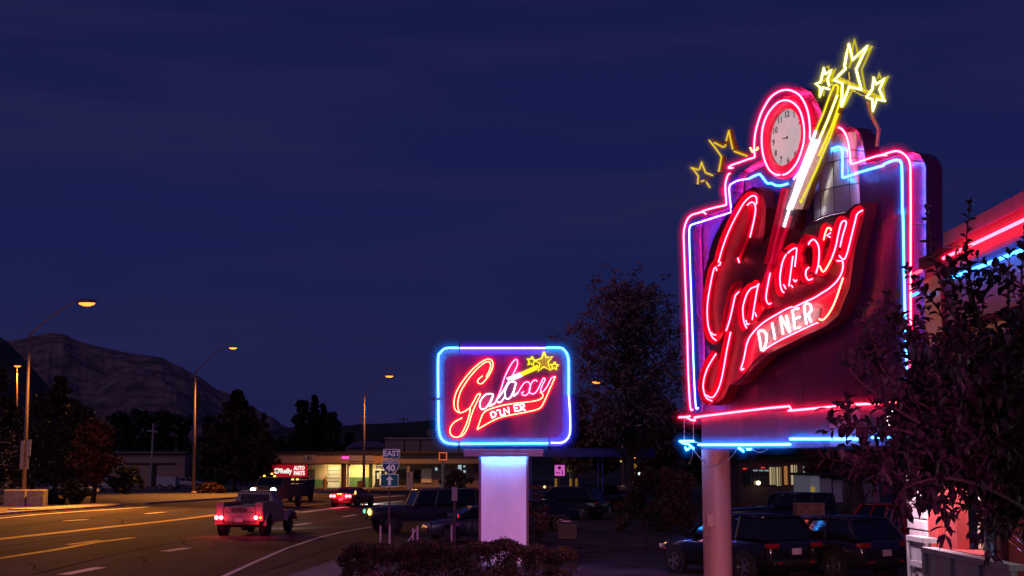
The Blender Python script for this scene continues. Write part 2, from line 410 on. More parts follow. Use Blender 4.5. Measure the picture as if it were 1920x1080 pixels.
# ---------------- clock
ck = uvw(sp_(1477, 258, -.22)); cu0, cv0 = ck.x, ck.y
e1 = uvw(sp_(1449, 258, -.22)); e3 = uvw(sp_(1477, 205, -.22)); rad = abs(e3.y - ck.y)
def disc(mb, r, w, mi=0, n=48, du=0, dv=0):
    mb.add([fromuv(cu0+du+r*math.cos(a*2*math.pi/n), cv0+dv+r*math.sin(a*2*math.pi/n), w) for a in range(n)], [tuple(range(n))], mi); return mb
def ring(mb, r0, r1, w0, w1, n=48, mi=0):
    vs = []
    for r, w_ in ((r0, w0), (r0, w1), (r1, w1), (r1, w0)):
        vs += [fromuv(cu0+r*math.cos(a*2*math.pi/n), cv0+r*math.sin(a*2*math.pi/n), w_) for a in range(n)]
    fs = [(k*n+i, k*n+(i+1) % n, ((k+1) % 4)*n+(i+1) % n, ((k+1) % 4)*n+i) for k in range(4) for i in range(n)]
    mb.add(vs, fs, mi); return mb
faceM = mat('clock_face', (.16,.16,.17), .55, emit=(.82,.86,.90), es=.42)
m = MB(); disc(m, rad, -.22); CK = ob('clock_face', m, faceM, SG)
m = MB(); ring(m, rad, rad*1.34, WF, -.10); ring(m, rad*1.34, rad*1.46, WF, -.20); ob('clock_bezel', m, redpaint, SG, smooth=False)
SRM = Matrix(((T_.x, Z_.x, N_.x), (T_.y, Z_.y, N_.y), (T_.z, Z_.z, N_.z))).to_4x4()
for h in range(1, 13):
    m = MB(); a = R(90 - 30*h); u = cu0 + rad*.82*math.cos(a); v = cv0 + rad*.82*math.sin(a)
    m.text(str(h), rad*.30, Matrix.Translation(fromuv(u, v, -.212)) @ SRM, .002, bold=.004); ob('numeral', m, blackp, CK)
m = MB(); disc(m, rad*.055, -.200)
p0 = fromuv(cu0, cv0, -.205); m.tube([p0, fromuv(cu0 - rad*.26, cv0+.01, -.205)], .012, 6); ob('clock_hands', m, blackp, CK)
# ---------------- corrugated metal drum in the middle and its dome
ua = uvw(sp_(1528, 350, WF)).x; ub = uvw(sp_(1612, 350, WF)).x; va = uvw(sp_(1560, 408, WF)).y; vb = uvw(sp_(1565, 262, WF)).y
uc = (ua+ub)/2; ru = (ub-ua)/2; nn = 20
m = MB(); vs = []; lv = 9
for j in range(lv+1):
    for i in range(nn+1):
        a = math.pi*i/nn; vs.append(fromuv(uc-ru*math.cos(a), va+(vb-va)*j/lv, WF-.02+.30*math.sin(a)))
m.add(vs, [(j*(nn+1)+i, j*(nn+1)+i+1, (j+1)*(nn+1)+i+1, (j+1)*(nn+1)+i) for j in range(lv) for i in range(nn)])
ob('drum', m, mat('drum_metal', (.48,.52,.50), .3, .6, nz=.15, nscale=2), SG, smooth=True)
m = MB()
for j in (0, 3, 6): m.tube([fromuv(uc-(ru+.01)*math.cos(math.pi*i/nn), va+(vb-va)*j/lv, WF-.02+.31*math.sin(math.pi*i/nn)) for i in range(nn+1)], .010, 5)
for i in (4, 8, 12, 16): m.tube([fromuv(uc-(ru+.008)*math.cos(math.pi*i/nn), va+(vb-va)*j/lv, WF-.02+.308*math.sin(math.pi*i/nn)) for j in (0, lv)], .007, 5)
ob('drum_seam', m, blackp, SG)
for dv in (.05, .16, .3): 
    m = MB(); m.tube([fromuv(uc-(ru+.03)*math.cos(math.pi*i/nn), va-dv, WF+.0+.30*math.sin(math.pi*i/nn)) for i in range(nn+1)], .035, 8); ob('drum_ring', m, mat('chrome', (.75,.75,.75), .12, 1), SG, smooth=True)
# ---------------- script lettering: extruded block, channels and tubes
blk = [(1392,362),(1412,350),(1428,356),(1436,390),(1434,430),(1428,458),(1444,440),(1458,400),(1476,350),(1490,350),(1490,390),(1486,430),(1500,436),(1520,424),(1535,418),(1556,408),(1574,404),(1582,400),(1602,383),(1622,378),(1620,402),(1602,470),(1592,540),(1572,590),(1548,612),(1500,634),(1440,664),(1412,690),(1392,714),(1378,722),(1368,720),(1355,748),(1334,760),(1318,754),(1312,733),(1318,698),(1334,668),(1328,650),(1318,620),(1315,570),(1320,510),(1336,450),(1362,400)]
WL = .02
bp = [uvw(sp_(*p, WL)) for p in blk]
m = MB(); m.prism([fromuv(p.x, p.y, WL-.01) for p in bp], N_*(WF+.05-WL)); ob('letter_block', m, maroon, SG)
def channel(pxs, wd=.20, closed=False, name='letter_channel', wl=WL):
    P = [uvw(sp_(*p, wl)) for p in pxs]; P = smooth_path([(p.x, p.y, 0) for p in P]); m = MB(); L = []; Rg = []
    for i, p in enumerate(P):
        t = P[min(i+1, len(P)-1)] - P[max(i-1, 0)]
        if t.length < 1e-6: t = Vector((1,0,0))
        t.normalize(); n_ = Vector((-t.y, t.x, 0)) * wd/2; L.append(p+n_); Rg.append(p-n_)
    k = len(P); vs = []
    for q, wv in ((L, .09), (L, .0), (Rg, .0), (Rg, .09)): vs += [fromuv(a.x, a.y, wl+wv) for a in q]
    m.add(vs, [(r*k+i, r*k+i+1, (r+1)*k+i+1, (r+1)*k+i) for r in range(3) for i in range(k-1)])
    return ob(name, m, redpaint, SG)
LT = [A([(1000,222),(1003,155),(985,122),(950,115),(900,145),(840,210),(780,310),(710,440),(640,590),(570,780),(520,960)]),
 A([(885,235),(915,208),(950,195),(980,225),(990,290),(975,400),(950,510),(920,640)]),
 B([(420,75),(395,100),(370,200),(345,330),(320,480),(310,620),(318,780),(340,880),(375,960),(425,1000)]),
 B([(715,385),(670,430),(650,500),(620,640),(590,760),(550,880)]),
 Cc([(540,15),(530,60),(500,200),(470,370),(440,530),(400,660),(350,740),(310,750),(270,725)]),
 Cc([(375,260),(330,330),(280,420),(245,520),(230,620),(240,690),(270,760),(330,790)]),
 B([(965,285),(925,320),(870,340),(820,400),(785,490),(762,590),(765,690),(780,780),(810,845)]),
 B([(960,290),(935,400),(905,580),(880,740)]),
 D([(265,190),(245,290),(222,420),(220,490),(245,540),(275,530)]),
 E_([(655,910),(700,870),(750,845),(768,860),(758,960),(745,1080)]),
 E_([(635,925),(600,990),(575,1080)]) + D([(395,100),(375,230),(380,330),(400,395),(420,410)]),
 D([(520,0),(500,150),(475,340)]),
 F([(215,530),(240,490),(275,475),(310,510),(330,560),(335,650),(325,760),(300,855)]),
 F([(220,790),(190,820),(185,880),(215,930),(260,915)]),
 F([(470,375),(462,350),(430,345),(405,400),(385,480)]),
 F([(340,770),(375,835),(410,810),(470,700)]),
 F([(475,690),(520,560),(550,420),(580,300),(610,265),(640,278),(625,350),(600,430),(570,560)]),
 F([(825,145),(765,185),(740,270),(700,430),(660,590),(630,680),(600,695),(560,655)])]
lc = ['red']*18
for i in (14, 15): lc[i] = 'warm'
chs = [LT[0]+LT[2][1:], E_([(960,140),(935,115),(900,115)])[:0] + A([(915,190),(955,200),(975,270),(960,400),(925,520),(880,660),(820,800),(770,900)]),
 B([(760,300),(690,340),(640,420),(610,560),(580,700),(545,860),(480,960),(430,990)]),
 LT[4]+LT[5][::-1], LT[6], LT[7]+D([(95,650),(160,560),(200,420)])[:0], E_([(650,90),(610,250),(560,480),(500,740),(440,1000),(410,1075)])+D([(230,330),(205,440),(205,520),(230,560)])[:0],
 E_([(690,420),(620,640),(560,830),(490,1050)])+LT[8][1:], LT[9], LT[10], LT[11], LT[12], LT[13], LT[14]+F([(330,640)]), LT[15], LT[16], LT[17],
 D([(190,560),(130,640),(95,700)]), D([(560,300),(600,180),(640,60)]) + F([(130,640),(190,500),(230,450)])]
for c_ in chs: channel(c_)
for t, c_ in zip(LT, lc): neon([sp_(*p, WL+.12) for p in t], c_, SG, .019)
neon([sp_(*p, WL+.06) for p in E_([(655,90),(615,250),(565,480),(505,740),(445,1000),(415,1075)])+D([(205,440),(200,500)])], 'fillred', SG, .03)  # dim glowing strokes added so the unlit channel looks lit red
neon([sp_(*p, WL+.06) for p in E_([(660,500),(620,640),(560,830),(490,1050)])], 'fillred', SG, .03)
for t in (A([(765,902),(785,962)]), A([(515,1000),(540,990),(545,950)]), B([(430,120),(428,90)]), D([(415,320),(440,370)]), D([(500,330),(520,350)]), D([(525,265),(545,290),(565,270)]), F([(465,400),(420,430),(460,448)]), B([(800,745),(815,800),(845,790)]), B([(915,650),(935,700)]), F([(535,715),(590,715)]), B([(365,900),(385,930),(420,930)])):
    neon([sp_(*p, WL+.12) for p in t], 'red', SG, .018, smooth=False)
# banner
ban = D([(960,350)])+D([(530,575),(350,645),(200,730),(100,820),(30,910)]) + Cc([(760,55),(715,150),(695,260),(640,400),(560,590),(640,540),(800,340),(900,250)]) + D([(300,1000),(400,935),(600,850),(760,770),(820,760)]) + G([(310,690),(370,680),(425,615),(485,515),(535,395),(585,245),(625,100),(650,-60),(600,-40),(580,120),(505,225),(425,290),(305,350)])
ban2 = D([(530,590),(350,650),(200,740),(100,830),(30,920)]) + Cc([(760,65),(718,150),(698,260),(640,400),(560,590),(640,540),(800,340),(900,250)]) + D([(300,1000),(400,940),(600,850),(760,775)]) + G([(310,690),(370,680),(425,615),(485,515),(535,395),(585,245),(625,100),(645,-40),(610,-40),(590,80),(560,170),(500,240),(420,300),(300,360),(120,440)])
m = MB(); m.prism([sp_(*p, WL+.012) for p in ban2], N_*-.02); ob('banner', m, redpaint, SG)
gz = [sp_(*p, WL+.03) for p in D([(120,840),(400,640),(640,560),(830,580),(820,700),(600,850),(200,1050)])]
m = MB(); m.prism(gz, N_*-.012); ob('banner_patch', m, mat('faded_paint', (.36,.22,.20), .6, nz=.6, nscale=7, col2=(.12,.07,.08)), SG)
for t, c_ in ((F([(600,715),(603,790),(575,880),(520,960),(440,1030),(360,1080)]) + D([(760,470),(640,525),(530,580)]), 'red'),
  (D([(515,572),(460,590),(350,650),(200,740),(100,830),(30,920),(0,1000)]) + Cc([(740,100),(718,160),(700,260),(680,350),(658,425),(668,442),(690,425)]), 'red'),
  (D([(180,1070),(250,1020),(400,935),(600,840),(760,765),(800,752)]), 'red'),
  (G([(310,665),(360,670),(420,610),(480,510),(530,390),(580,240),(612,140)]), 'warm')):
    neon([sp_(*p, WL+.12) for p in t], c_, SG, .020)
for t in ([(130,850),(150,960),(165,1060),(190,1060),(222,960),(222,880),(190,840),(140,842)], [(285,752),(320,940)], [(410,882),(378,685)], [(385,680),(485,860)], [(445,668),(490,855)],
  [(585,590),(515,608),(545,820),(600,800)], [(530,712),(600,685)], [(672,768),(645,560),(680,532),(720,550),(728,610),(690,660),(658,665)], [(690,660),(725,745)]):
    neon([sp_(*p, WL+.14) for p in D(t)], 'white', SG, .027, name='diner_letter', smooth=False, sl=.7)
# ---------------- base box below, with red and blue tubes
b0 = uvw(sp_(1312, 786, .06)); b1 = uvw(sp_(1716, 748, .06)); vb0 = uvw(sp_(1312, 843, .06)).y; vt0 = uvw(sp_(1312,780,.06)).y
m = MB(); m.prism([fromuv(b0.x, vb0, .02), fromuv(b1.x, vb0, .02), fromuv(b1.x, vt0, .02), fromuv(b0.x, vt0, .02)], N_*-1.05); ob('base_box', m, mat('base_panel', (.15,.06,.16), .6, 0, nz=.4, nscale=1.5, stretch=(1,1,.3), bump=.1), SG)
pu = uvw(sp_(1554, 800, .06)).x
m = MB(); m.prism([fromuv(pu, vb0+.02, .024), fromuv(pu+1.0, vb0+.02, .024), fromuv(pu+1.0, vt0-.02, .024), fromuv(pu, vt0-.02, .024)], N_*.015); ob('base_panel', m, mat('base_panel_light', (.30,.14,.26), .5, nz=.15), SG)
for t in ([(50,240),(95,238),(130,232)], [(105,240),(135,258),(165,262),(162,240),(250,228),(500,197),(700,173),(845,160),(858,180),(838,192),(870,190),(1000,178)], [(1000,178),(1290,150)], [(1310,147),(1500,140)], [(1560,132),(1665,130)]):
    neon([sp_(*p, .11) for p in Mz(t)], 'red', SG, .032, smooth=False, st=.8)
for t in ([(190,437),(500,437),(850,435)], [(850,396),(1180,395)], [(1190,396),(1360,395)], [(1440,385),(1500,383)], [(1560,386),(1790,388)], [(55,412),(155,412)], [(60,415),(90,430),(115,430),(155,465)], [(95,455),(105,475),(125,463)], [(480,460),(515,485)], [(540,470),(565,470)]):
    neon([sp_(*p, .10) for p in Mz(t)], 'cyan', SG, .032, smooth=False, st=1.2)
for px in (1283, 1300):
    m = MB(); m.tube([sp_(px, 784, .05), sp_(px, 826, .05)], .012, 6); ob('bracket', m, trim, SG)
m = MB(); m.tube([sp_(1285, 786, .02), sp_(1312, 784, -.2)], .012, 6); m.tube([sp_(1285, 828, .02), sp_(1314, 830, -.2)], .012, 6); ob('bracket', m, trim, SG)
def cable(a, b, sag, nm='cable', w_=.05):
    A1 = sp_(*a, w_); B1 = sp_(*b, w_); pts = [A1.lerp(B1, i/14) - Z_*sag*4*(i/14)*(1-i/14) for i in range(15)]
    m = MB(); m.tube(pts, .010, 5); ob(nm, m, mat('cable_grey', (.3,.27,.3), .6), SG, smooth=True)
cable((1300,842),(1382,842),.42); cable((1300,842),(1290,870),.1); cable((1410,842),(1440,842),.08)
# pole
m = MB(); rpole = .36
m.lathe([(rpole+.10, 0), (rpole+.10, .04), (rpole, .05), (rpole, 3.45), (rpole-.01, 3.6)], Matrix.Translation(pole_c), 40)
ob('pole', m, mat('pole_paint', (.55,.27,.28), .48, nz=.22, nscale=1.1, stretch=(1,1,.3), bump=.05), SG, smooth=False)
m = MB()
for zz in (1.2, 2.4): m.lathe([(rpole+.001, zz), (rpole+.010, zz+.012), (rpole+.001, zz+.024)], Matrix.Translation(pole_c), 40, cap=False)
ob('weld_seam', m, MATS['pole_paint'], SG, smooth=True)
m = MB(); cdir = Vector((-.55,-.83,0)); cp = pole_c+cdir*(rpole+.03); m.tube([(cp.x, cp.y, 0), (cp.x, cp.y, 1.5)], .022, 8); m.box((cp.x-.08, cp.y-.06, 1.45), (cp.x+.08, cp.y+.04, 1.75)); ob('conduit', m, MATS['pole_paint'], SG)
# ---------------- shooting star
P3 = lambda z, p, w_=.3: [sp_(*q, w_) for q in z(p)]
beam = [sp_(*q, .10) for q in Nn([(655,330),(705,345),(560,800),(430,1080)])] 
bm = [sp_(*q, .16) for q in [(1566,158),(1580,166),(1555,262),(1530,320),(1505,392),(1476,392),(1472,420),(1468,425),(1472,392),(1512,290),(1545,215)]]
m = MB(); m.prism(bm, N_*-.16); ob('comet_beam', m, mat('beam_metal', (.13,.06,.03), .5, .3, nz=.3), SG)
fin = [sp_(*q, .10) for q in [(1488,338),(1500,338),(1492,372),(1478,372)]]; m = MB(); m.prism(fin, N_*-.1); ob('comet_fin', m, mat('fin', (.62,.40,.32), .6), SG)
neon(P3(Nn, [(640,372),(655,340),(672,335),(680,352),(672,400)]), 'yellow', SG, .024, sl=.6, st=1.2)
neon([sp_(*q, .30) for q in [(1559,170),(1543,215),(1530,245)]], 'yellow', SG, .024, sl=.6, st=1.2, smooth=False)
neon([sp_(*q, .30) for q in [(1570,178),(1552,225),(1537,260)]], 'bright', SG, .024, sl=.6, smooth=False)
neon([sp_(*q, .30) for q in [(1530,245),(1500,325),(1470,425)]], 'white', SG, .030, smooth=False, st=1.6)
neon([sp_(*q, .30) for q in [(1537,260),(1512,320),(1484,392)]], 'white', SG, .030, smooth=False, st=1.6)
neon([sp_(*q, .30) for q in [(1530,262),(1506,322),(1477,392)]], 'white', SG, .028, smooth=False, st=1.6)
neon([sp_(*q, .28) for q in [(1577,185),(1560,235),(1535,292)]], 'yellow', SG, .024, sl=.6, st=1.2, smooth=False)
neon([sp_(*q, .22) for q in [(1572,212),(1557,255),(1530,320),(1505,372)]], 'yellow', SG, .028, st=1.0, smooth=False)
neon([sp_(*q, .22) for q in [(1504,374),(1501,380)]], 'yellow', SG, .035, st=1.0, smooth=False)
big = [(478,440),(468,400),(490,270),(518,145),(565,332),(737,165),(605,445),(635,565),(668,685),(522,652),(470,790),(430,890),(440,612),(345,575),(400,515),(478,440)]
bigb = [(520,430),(545,350),(550,250),(585,90),(625,250),(640,300),(740,220),(795,165),(670,450),(715,695),(600,660),(500,620),(560,690),(480,850),(440,900)]
s1 = [(180,600),(200,520),(220,430),(240,500),(308,452),(262,570),(285,640)]; s1b = [(285,680),(210,662),(172,768),(176,660),(122,615),(180,598)]
s1c = [(255,420),(275,408),(282,450)]; s1d = [(300,520),(360,440),(310,560),(320,640)]; s1e = [(225,700),(215,765)]
s2 = [(730,775),(800,680),(815,540),(845,622),(940,558),(882,682),(925,790)]; s2b = [(950,820),(850,800),(805,940),(798,800),(730,778)]
s2c = [(860,560),(880,490),(900,550)]; s2d = [(930,560),(990,525),(925,660),(945,800)]
neon([sp_(*p, .30) for p in Oo(big)], 'bright', SG, .030, name='star_tube', smooth=False)
neon([sp_(*p, .05) for p in Oo(bigb)], 'yellow', SG, .024, name='star_tube', smooth=False, st=.55)
for t in (s1, s1b, s2, s2b): neon([sp_(*p, .30) for p in Oo(t)], 'bright', SG, .027, name='star_tube', smooth=False)
for t in (s1c, s1d, s1e, s2c, s2d): neon([sp_(*p, .05) for p in Oo(t)], 'yellow', SG, .022, name='star_tube', smooth=False, st=.55)
ybar = mat('star_bracket_metal', (.50,.46,.10), .5, .2)
def bar(pts, wd, nm='star_bracket', mt=None, w_=.1, r=None):
    m = MB(); m.tube([sp_(*p, w_) for p in pts], wd, 6); return ob(nm, m, mt or ybar, SG)
bar(Oo([(220,570),(420,560),(730,710),(900,790)]), .05); bar(Oo([(520,480),(530,560),(500,600)]), .02); bar(Oo([(560,690),(680,760),(740,770)]), .015)
bar(Oo([(190,620),(260,560)]), .02); bar(Oo([(770,740),(860,760)]), .02)
bar([(1627,190),(1637,222),(1648,243),(1644,275)], .045, 'support_pipe', mat('pipe_rust', (.42,.22,.22), .6), -.6)
# stars of the far face seen past the edge
WS = -.9
for t in ([(545,345),(530,372),(505,375),(400,320)], [(335,290),(415,390),(490,495),(475,590),(455,690)], [(550,300),(583,170),(632,405)], [(650,430),(815,490)],
  [(215,655),(240,568),(265,640),(290,700),(380,735)], [(205,665),(110,638),(160,690),(198,745),(190,848)], [(300,820),(345,888)], [(235,810),(270,800)]):
    neon([sp_(*p, WS) for p in H(t)], 'gold', SG, .026, name='star_tube', smooth=False)
for t in ([(855,385),(885,440)], [(930,415),(948,400),(950,375)]): neon([sp_(*p, WS) for p in H(t)], 'bright', SG, .026, name='star_tube', smooth=False, sl=.6, st=.5)
brn = mat('star_sheet', (.30,.14,.05), .6, nz=.3)
for pts in ([(350,270),(530,330),(580,145),(600,150),(670,400),(835,460),(820,480),(650,430),(630,415),(585,190),(545,350),(510,362),(400,310)], [(480,490),(500,480),(522,495),(485,690),(455,700)]):
    m = MB(); m.prism([sp_(*p, WS-.04) for p in H(pts)], N_*-.10); ob('star_sheet', m, brn, SG)
bar(H([(235,830),(320,780),(400,730),(470,700),(560,640)]), .03, 'star_bracket', mat('bracket_dark', (.25,.10,.14), .6), WS-.1)

# ================================================================== SMALL SIGN
YS = 40.0
q_ = lambda p, Y=YS-.12: [at(a, b, Y) for a, b in zc(790,630,4.697,p)]
pc = at(944, 870, YS+.3); 
SM = thing('roadside_sign', 'rounded rectangular neon sign on a white panelled pylon behind the hedge', 'neon sign', (pc.x, YS+.3, 0))
def rrect(x0, x1, z0, z1, y, r, n=7):
    out = []
    for cx, cz, a0 in ((x1-r, z1-r, 0), (x0+r, z1-r, 90), (x0+r, z0+r, 180), (x1-r, z0+r, 270)):
        for i in range(n+1): a = R(a0 + 90*i/n); out.append(Vector((cx+r*math.cos(a), y, cz+r*math.sin(a))))
    return out
tl = at(820, 652, YS); br = at(1069, 834, YS)
m = MB(); m.prism(rrect(tl.x-.04, br.x+.04, br.z-.04, tl.z+.04, YS, .42), (0,.6,0)); ob('cabinet', m, mat('small_cabinet', (.16,.15,.22), .5, .2), SM)
fm = mat('sign_acrylic', (.30,.025,.11), .32, 0, nz=.6, nscale=1.1, bump=.6, stretch=(1.1,1,.25), coat=.25, col2=(.05,.015,.11))
m = MB(); m.prism(rrect(tl.x+.22, br.x-.22, br.z+.22, tl.z-.22, YS-.012, .28), (0,.01,0)); ob('sign_face', m, fm, SM)
for t, c_ in (([(148,540),(148,200),(165,150),(200,115),(240,105),(330,105)],'cyan'), ([(342,106),(1095,106)],'violet'), ([(1102,103),(1220,103),(1260,125),(1290,180),(1298,300),(1298,520)],'cyan'),
  ([(1299,525),(1310,700),(1310,840),(1290,900),(1240,938),(1140,940)],'blue'), ([(1115,944),(342,950)],'cyan'), ([(320,952),(240,945),(185,915),(158,850),(150,700),(150,568)],'cyan')):
    neon(q_(t), c_, SM, .030, name='border_tube', smooth=len(t) > 3, sl=1.3)
gw = 'warm'
SL = [([(540,350),(505,380),(495,408),(530,420),(570,380),(610,320),(630,260),(620,215),(580,205),(520,235),(450,295),(370,390),(310,490),(290,560),(288,610),(300,650),(335,675),(380,665),(430,630)],gw),
 ([(570,360),(600,300),(610,250),(590,225),(550,240),(490,290),(420,370),(350,480),(325,560),(320,620),(335,670)],gw),
 ([(430,630),(470,560),(492,518),(520,508),(500,560),(470,620),(440,700),(410,800),(370,870),(330,888)],gw),
 ([(432,632),(420,700),(390,790),(340,880),(290,890),(255,860),(255,810),(290,760),(360,720)],gw),
 ([(630,510),(580,510),(540,540),(515,590),(525,640),(560,640),(600,590),(635,515),(612,580),(600,620),(650,590)],'white'),
 ([(650,590),(700,470),(735,360),(790,250),(830,208),(847,225),(840,270),(800,350)],'pink'),
 ([(770,400),(730,470),(690,530),(665,560),(672,582),(700,580),(740,530)],'white'),
 ([(830,410),(790,402),(760,430),(737,490),(745,550),(780,545),(810,490),(835,412),(812,500),(812,528),(850,500)],'white'),
 ([(850,500),(900,420),(940,405),(960,440),(950,490),(925,520),(895,520),(885,500),(905,490)],'pink'),
 ([(1020,402),(1008,388),(980,400),(960,440),(950,490),(985,510),(1020,480),(1060,400),(1075,372),(1090,382),(1062,440),(1052,480),(1072,490),(1110,440),(1145,372),(1180,357)],'pink'),
 ([(1180,357),(1130,470),(1090,560),(1050,630),(990,655)],'warm'),
 ([(988,657),(870,680),(720,710),(620,750),(490,825)],gw), ([(492,820),(510,770),(540,690),(590,650),(720,610),(850,590),(980,575),(1050,555),(1072,520),(1045,492)],gw)]
for t, c_ in SL: neon(q_(t), c_, SM, .017, name='script_tube', sl=1.0)
for t in ([(608,678),(625,722),(652,708),(655,680),(635,665),(608,678)], [(662,657),(690,652),(700,698),(735,692)], [(735,692),(725,640),(775,680),(765,625)], [(855,605),(815,612),(825,663),(870,655)], [(820,638),(848,632)], [(880,655),(870,602),(902,600),(906,620),(880,632),(915,655)]):
    neon(q_(t, YS-.14), 'white', SM, .020, name='diner_letter', smooth=False, sl=.6)
def starp(cx, cy, ro, ri, rot=-90): return [(cx+(ro if i % 2 == 0 else ri)*math.cos(R(rot+36*i)), cy+(ro if i % 2 == 0 else ri)*math.sin(R(rot+36*i))) for i in range(11)]
for t in ([(1080,138),(1102,190),(1155,180),(1115,232),(1135,302),(1080,270),(1028,310),(1045,245),(1000,218),(1058,198),(1080,138)], starp(970,222,44,20,-80), starp(1172,264,38,17,-85)):
    neon(q_(t), 'yellow', SM, .024, name='star_tube', smooth=False, st=1.6)
m = MB(); m.prism(q_([(1080,160),(1102,200),(1135,190),(1105,235),(1120,285),(1080,258),(1045,290),(1055,242),(1020,222),(1062,208)], YS-.06), (0,.02,0)); ob('star_plate', m, mat('star_plate', (.6,.5,.06), .5), SM)
for t, c_ in (([(755,376),(870,330)],'white'),([(765,384),(878,340)],'white'),([(795,388),(885,350)],'white'),([(872,328),(1025,258)],'yellow'),([(880,338),(1030,270)],'yellow'),([(886,349),(1022,288)],'yellow')):
    neon(q_(t), c_, SM, .022, name='comet_tube', smooth=False, sl=.7, st=1.5 if c_ == 'yellow' else 1.4)
# letter backing: red strokes painted under the tubes
m = MB()
for t, c_ in SL[:4]+SL[10:13]:
    P = smooth_path(q_(t, YS-.03)); vs = []; k = len(P)
    for i, p in enumerate(P):
        tt = P[min(i+1, k-1)]-P[max(i-1, 0)]; tt.normalize(); nn_ = Vector((-tt.z, 0, tt.x))*.07; vs += [p+nn_, p-nn_]
    m.add(vs, [(2*i, 2*i+1, 2*i+3, 2*i+2) for i in range(k-1)])
m.add([Vector((p.x, YS-.035, p.z)) for p in q_([(500,815),(545,695),(595,655),(720,615),(850,595),(980,580),(1050,560),(1085,530),(1100,545),(1050,625),(985,650),(870,675),(720,705),(620,745)])], [tuple(range(14))])
ob('letter_panel', m, redpaint, SM)
a = at(869, 842, YS); b = at(1019, 850, YS)
m = MB(); m.box((a.x, YS-.15, b.z), (b.x, YS+.9, a.z)); ob('lintel', m, mat('lintel', (.34,.30,.44), .6), SM, bevel=.01)
m = MB(); m.box((a.x+.02, YS-.15, b.z-.09), (b.x-.02, YS-.13, b.z-.002)); ob('tube_screen', m, mat('lintel', (.34,.30,.44), .6), SM)  # strip added to keep the hidden tube out of view
neon([(a.x+.5, YS-.07, b.z-.05), (b.x-.5, YS-.07, b.z-.05)], 'cyan', SM, .018, name='hidden_wash_tube', smooth=False, sl=.4, st=8)  # hidden tube added to wash the panel top with blue
a = at(898, 852, YS); b = at(991, 852, YS)
fr = mat('pylon_frame', (.20,.10,.16), .6)
m = MB(); m.box((a.x, YS+.02, 0), (a.x+.07, YS+.5, a.z-.002)); m.box((b.x-.07, YS+.02, 0), (b.x, YS+.5, a.z-.002)); m.box((a.x+.07, YS+.02, a.z-.06), (b.x-.07, YS+.5, a.z-.002)); ob('pylon_frame', m, fr, SM)
m = MB(); m.box((a.x+.07, YS+.06, 0), (b.x-.07, YS+.46, a.z-.06)); pp_ = ob('pylon_panel', m, mat('pylon_white', (.85,.82,.84), .6, nz=.16, nscale=1.3, stretch=(1,1,.5), emit=(.42,.27,1), es=.17), SM)  # faint violet glow put into the panel material to lift it in the dark

for zz in (.6,):
    m = MB(); m.box((a.x+.07, YS+.054, zz), (b.x-.07, YS+.0597, zz+.012)); ob('panel_joint', m, mat('joint', (.42,.36,.42), .7), pp_)
# ================================================================== STREET LAMPS
galv = mat('galvanised_pole', (.22,.17,.18), .55, .4, nz=.2)
dark = mat('dark_metal', (.05,.045,.05), .6, .2)
lampM = emis('sodium_lamp', (1, .19, .025), 4.0)
halo1 = glowm('lamp_globe', (1, .22, .01), .30); halo2 = glowm('lamp_halo_shell_outer', (1, .20, .01), .06)  # glowing shells added around the lamps to imitate their halo
def lamp(label, base, top, arm_end, head, Y, r=.12, power=900, hs=1.0, gl=0, tilt=0, spot=140):
    b = at(base[0], base[1], Y); bx = b.x; t = at(top[0], top[1], Y)
    o = thing('street_lamp', label, 'street lamp', (bx, Y, 0), group='street lamps along the road')
    m = MB(); m.tube([(bx, Y, 0), (t.x, Y, t.z)], r, 12, r1=r*.6); ob('pole', m, galv, o, smooth=True)
    m = MB(); m.lathe([(r*1.9, 0), (r*1.9, .12), (r*1.3, .2), (r, .25)], Matrix.Translation((bx, Y, 0)), 12); ob('pole_base', m, conc, o)
    a = at(*arm_end, Y); h = at(*head, Y)
    d = 1 if h.x > t.x else -1
    P = smooth_path([(t.x, Y, t.z-.05), t.lerp(a, .5) + Vector((0,0,.15)), a, Vector((h.x-d*.45*hs, Y, h.z+.12))])
    m = MB(); m.tube(P, r*.35, 8, r1=r*.28); ob('arm', m, galv, o, smooth=True)
    m = MB(); m.lathe([(.05,.20),(.20,.18),(.27,.08),(.28,.0)], Matrix.Translation((h.x, Y, h.z)) @ Matrix.Diagonal((1.9*hs, 1*hs, hs, 1)), 16); hd = ob('lamp_head', m, galv, o, smooth=True)
    m = MB(); m.lathe([(.25,.0),(.22,-.07),(.10,-.14),(.02,-.15)], Matrix.Translation((h.x, Y, h.z-.005)) @ Matrix.Diagonal((1.75*hs, 1*hs, hs*1.1, 1)), 16); ob('lamp_glass', m, lampM, hd, smooth=True)
    if gl:
        for mm, rr in ((halo1, .62*gl), (halo2, 1.15*gl)):
            pass
    if power:
        l = bpy.data.lights.new('lamp_light', 'SPOT'); l.energy = power; l.color = (1, .32, .035); l.spot_size = R(spot); l.spot_blend = 1.0; l.shadow_soft_size = .3
        lo = bpy.data.objects.new('lamp_light', l); C.objects.link(lo); lo.location = Vector((h.x, Y, h.z-.35)) - wloc(o); lo.parent = o; lo.rotation_euler = (R(tilt), 0, 0)
    return o
lamp('tall lamp post behind the two concrete blocks, its orange lamp the brightest of all', (45, 930), (55, 627), (130, 572), (163, 568), 93, .16, 46000, 1.35, 1, -38, 118)
lamp('lamp post in front of the dark pine left of the truck, orange lamp lit', (363, 925), (366, 697), (415, 655), (437, 652), 138, .17, 34000, .95, 0, -34, 120)
lamp('lamp post rising from the kerb before the garage bays of the low shop row', (682, 912), (683, 740), (715, 710), (730, 705), 160, .17, 9000, 1.1, 0, 22, 125)
lamp('lamp post under the big bare tree right of the small neon sign', (1168, 905), (1168, 763), (1140, 728), (1119, 716), 175, .2, 2500, 1.4)
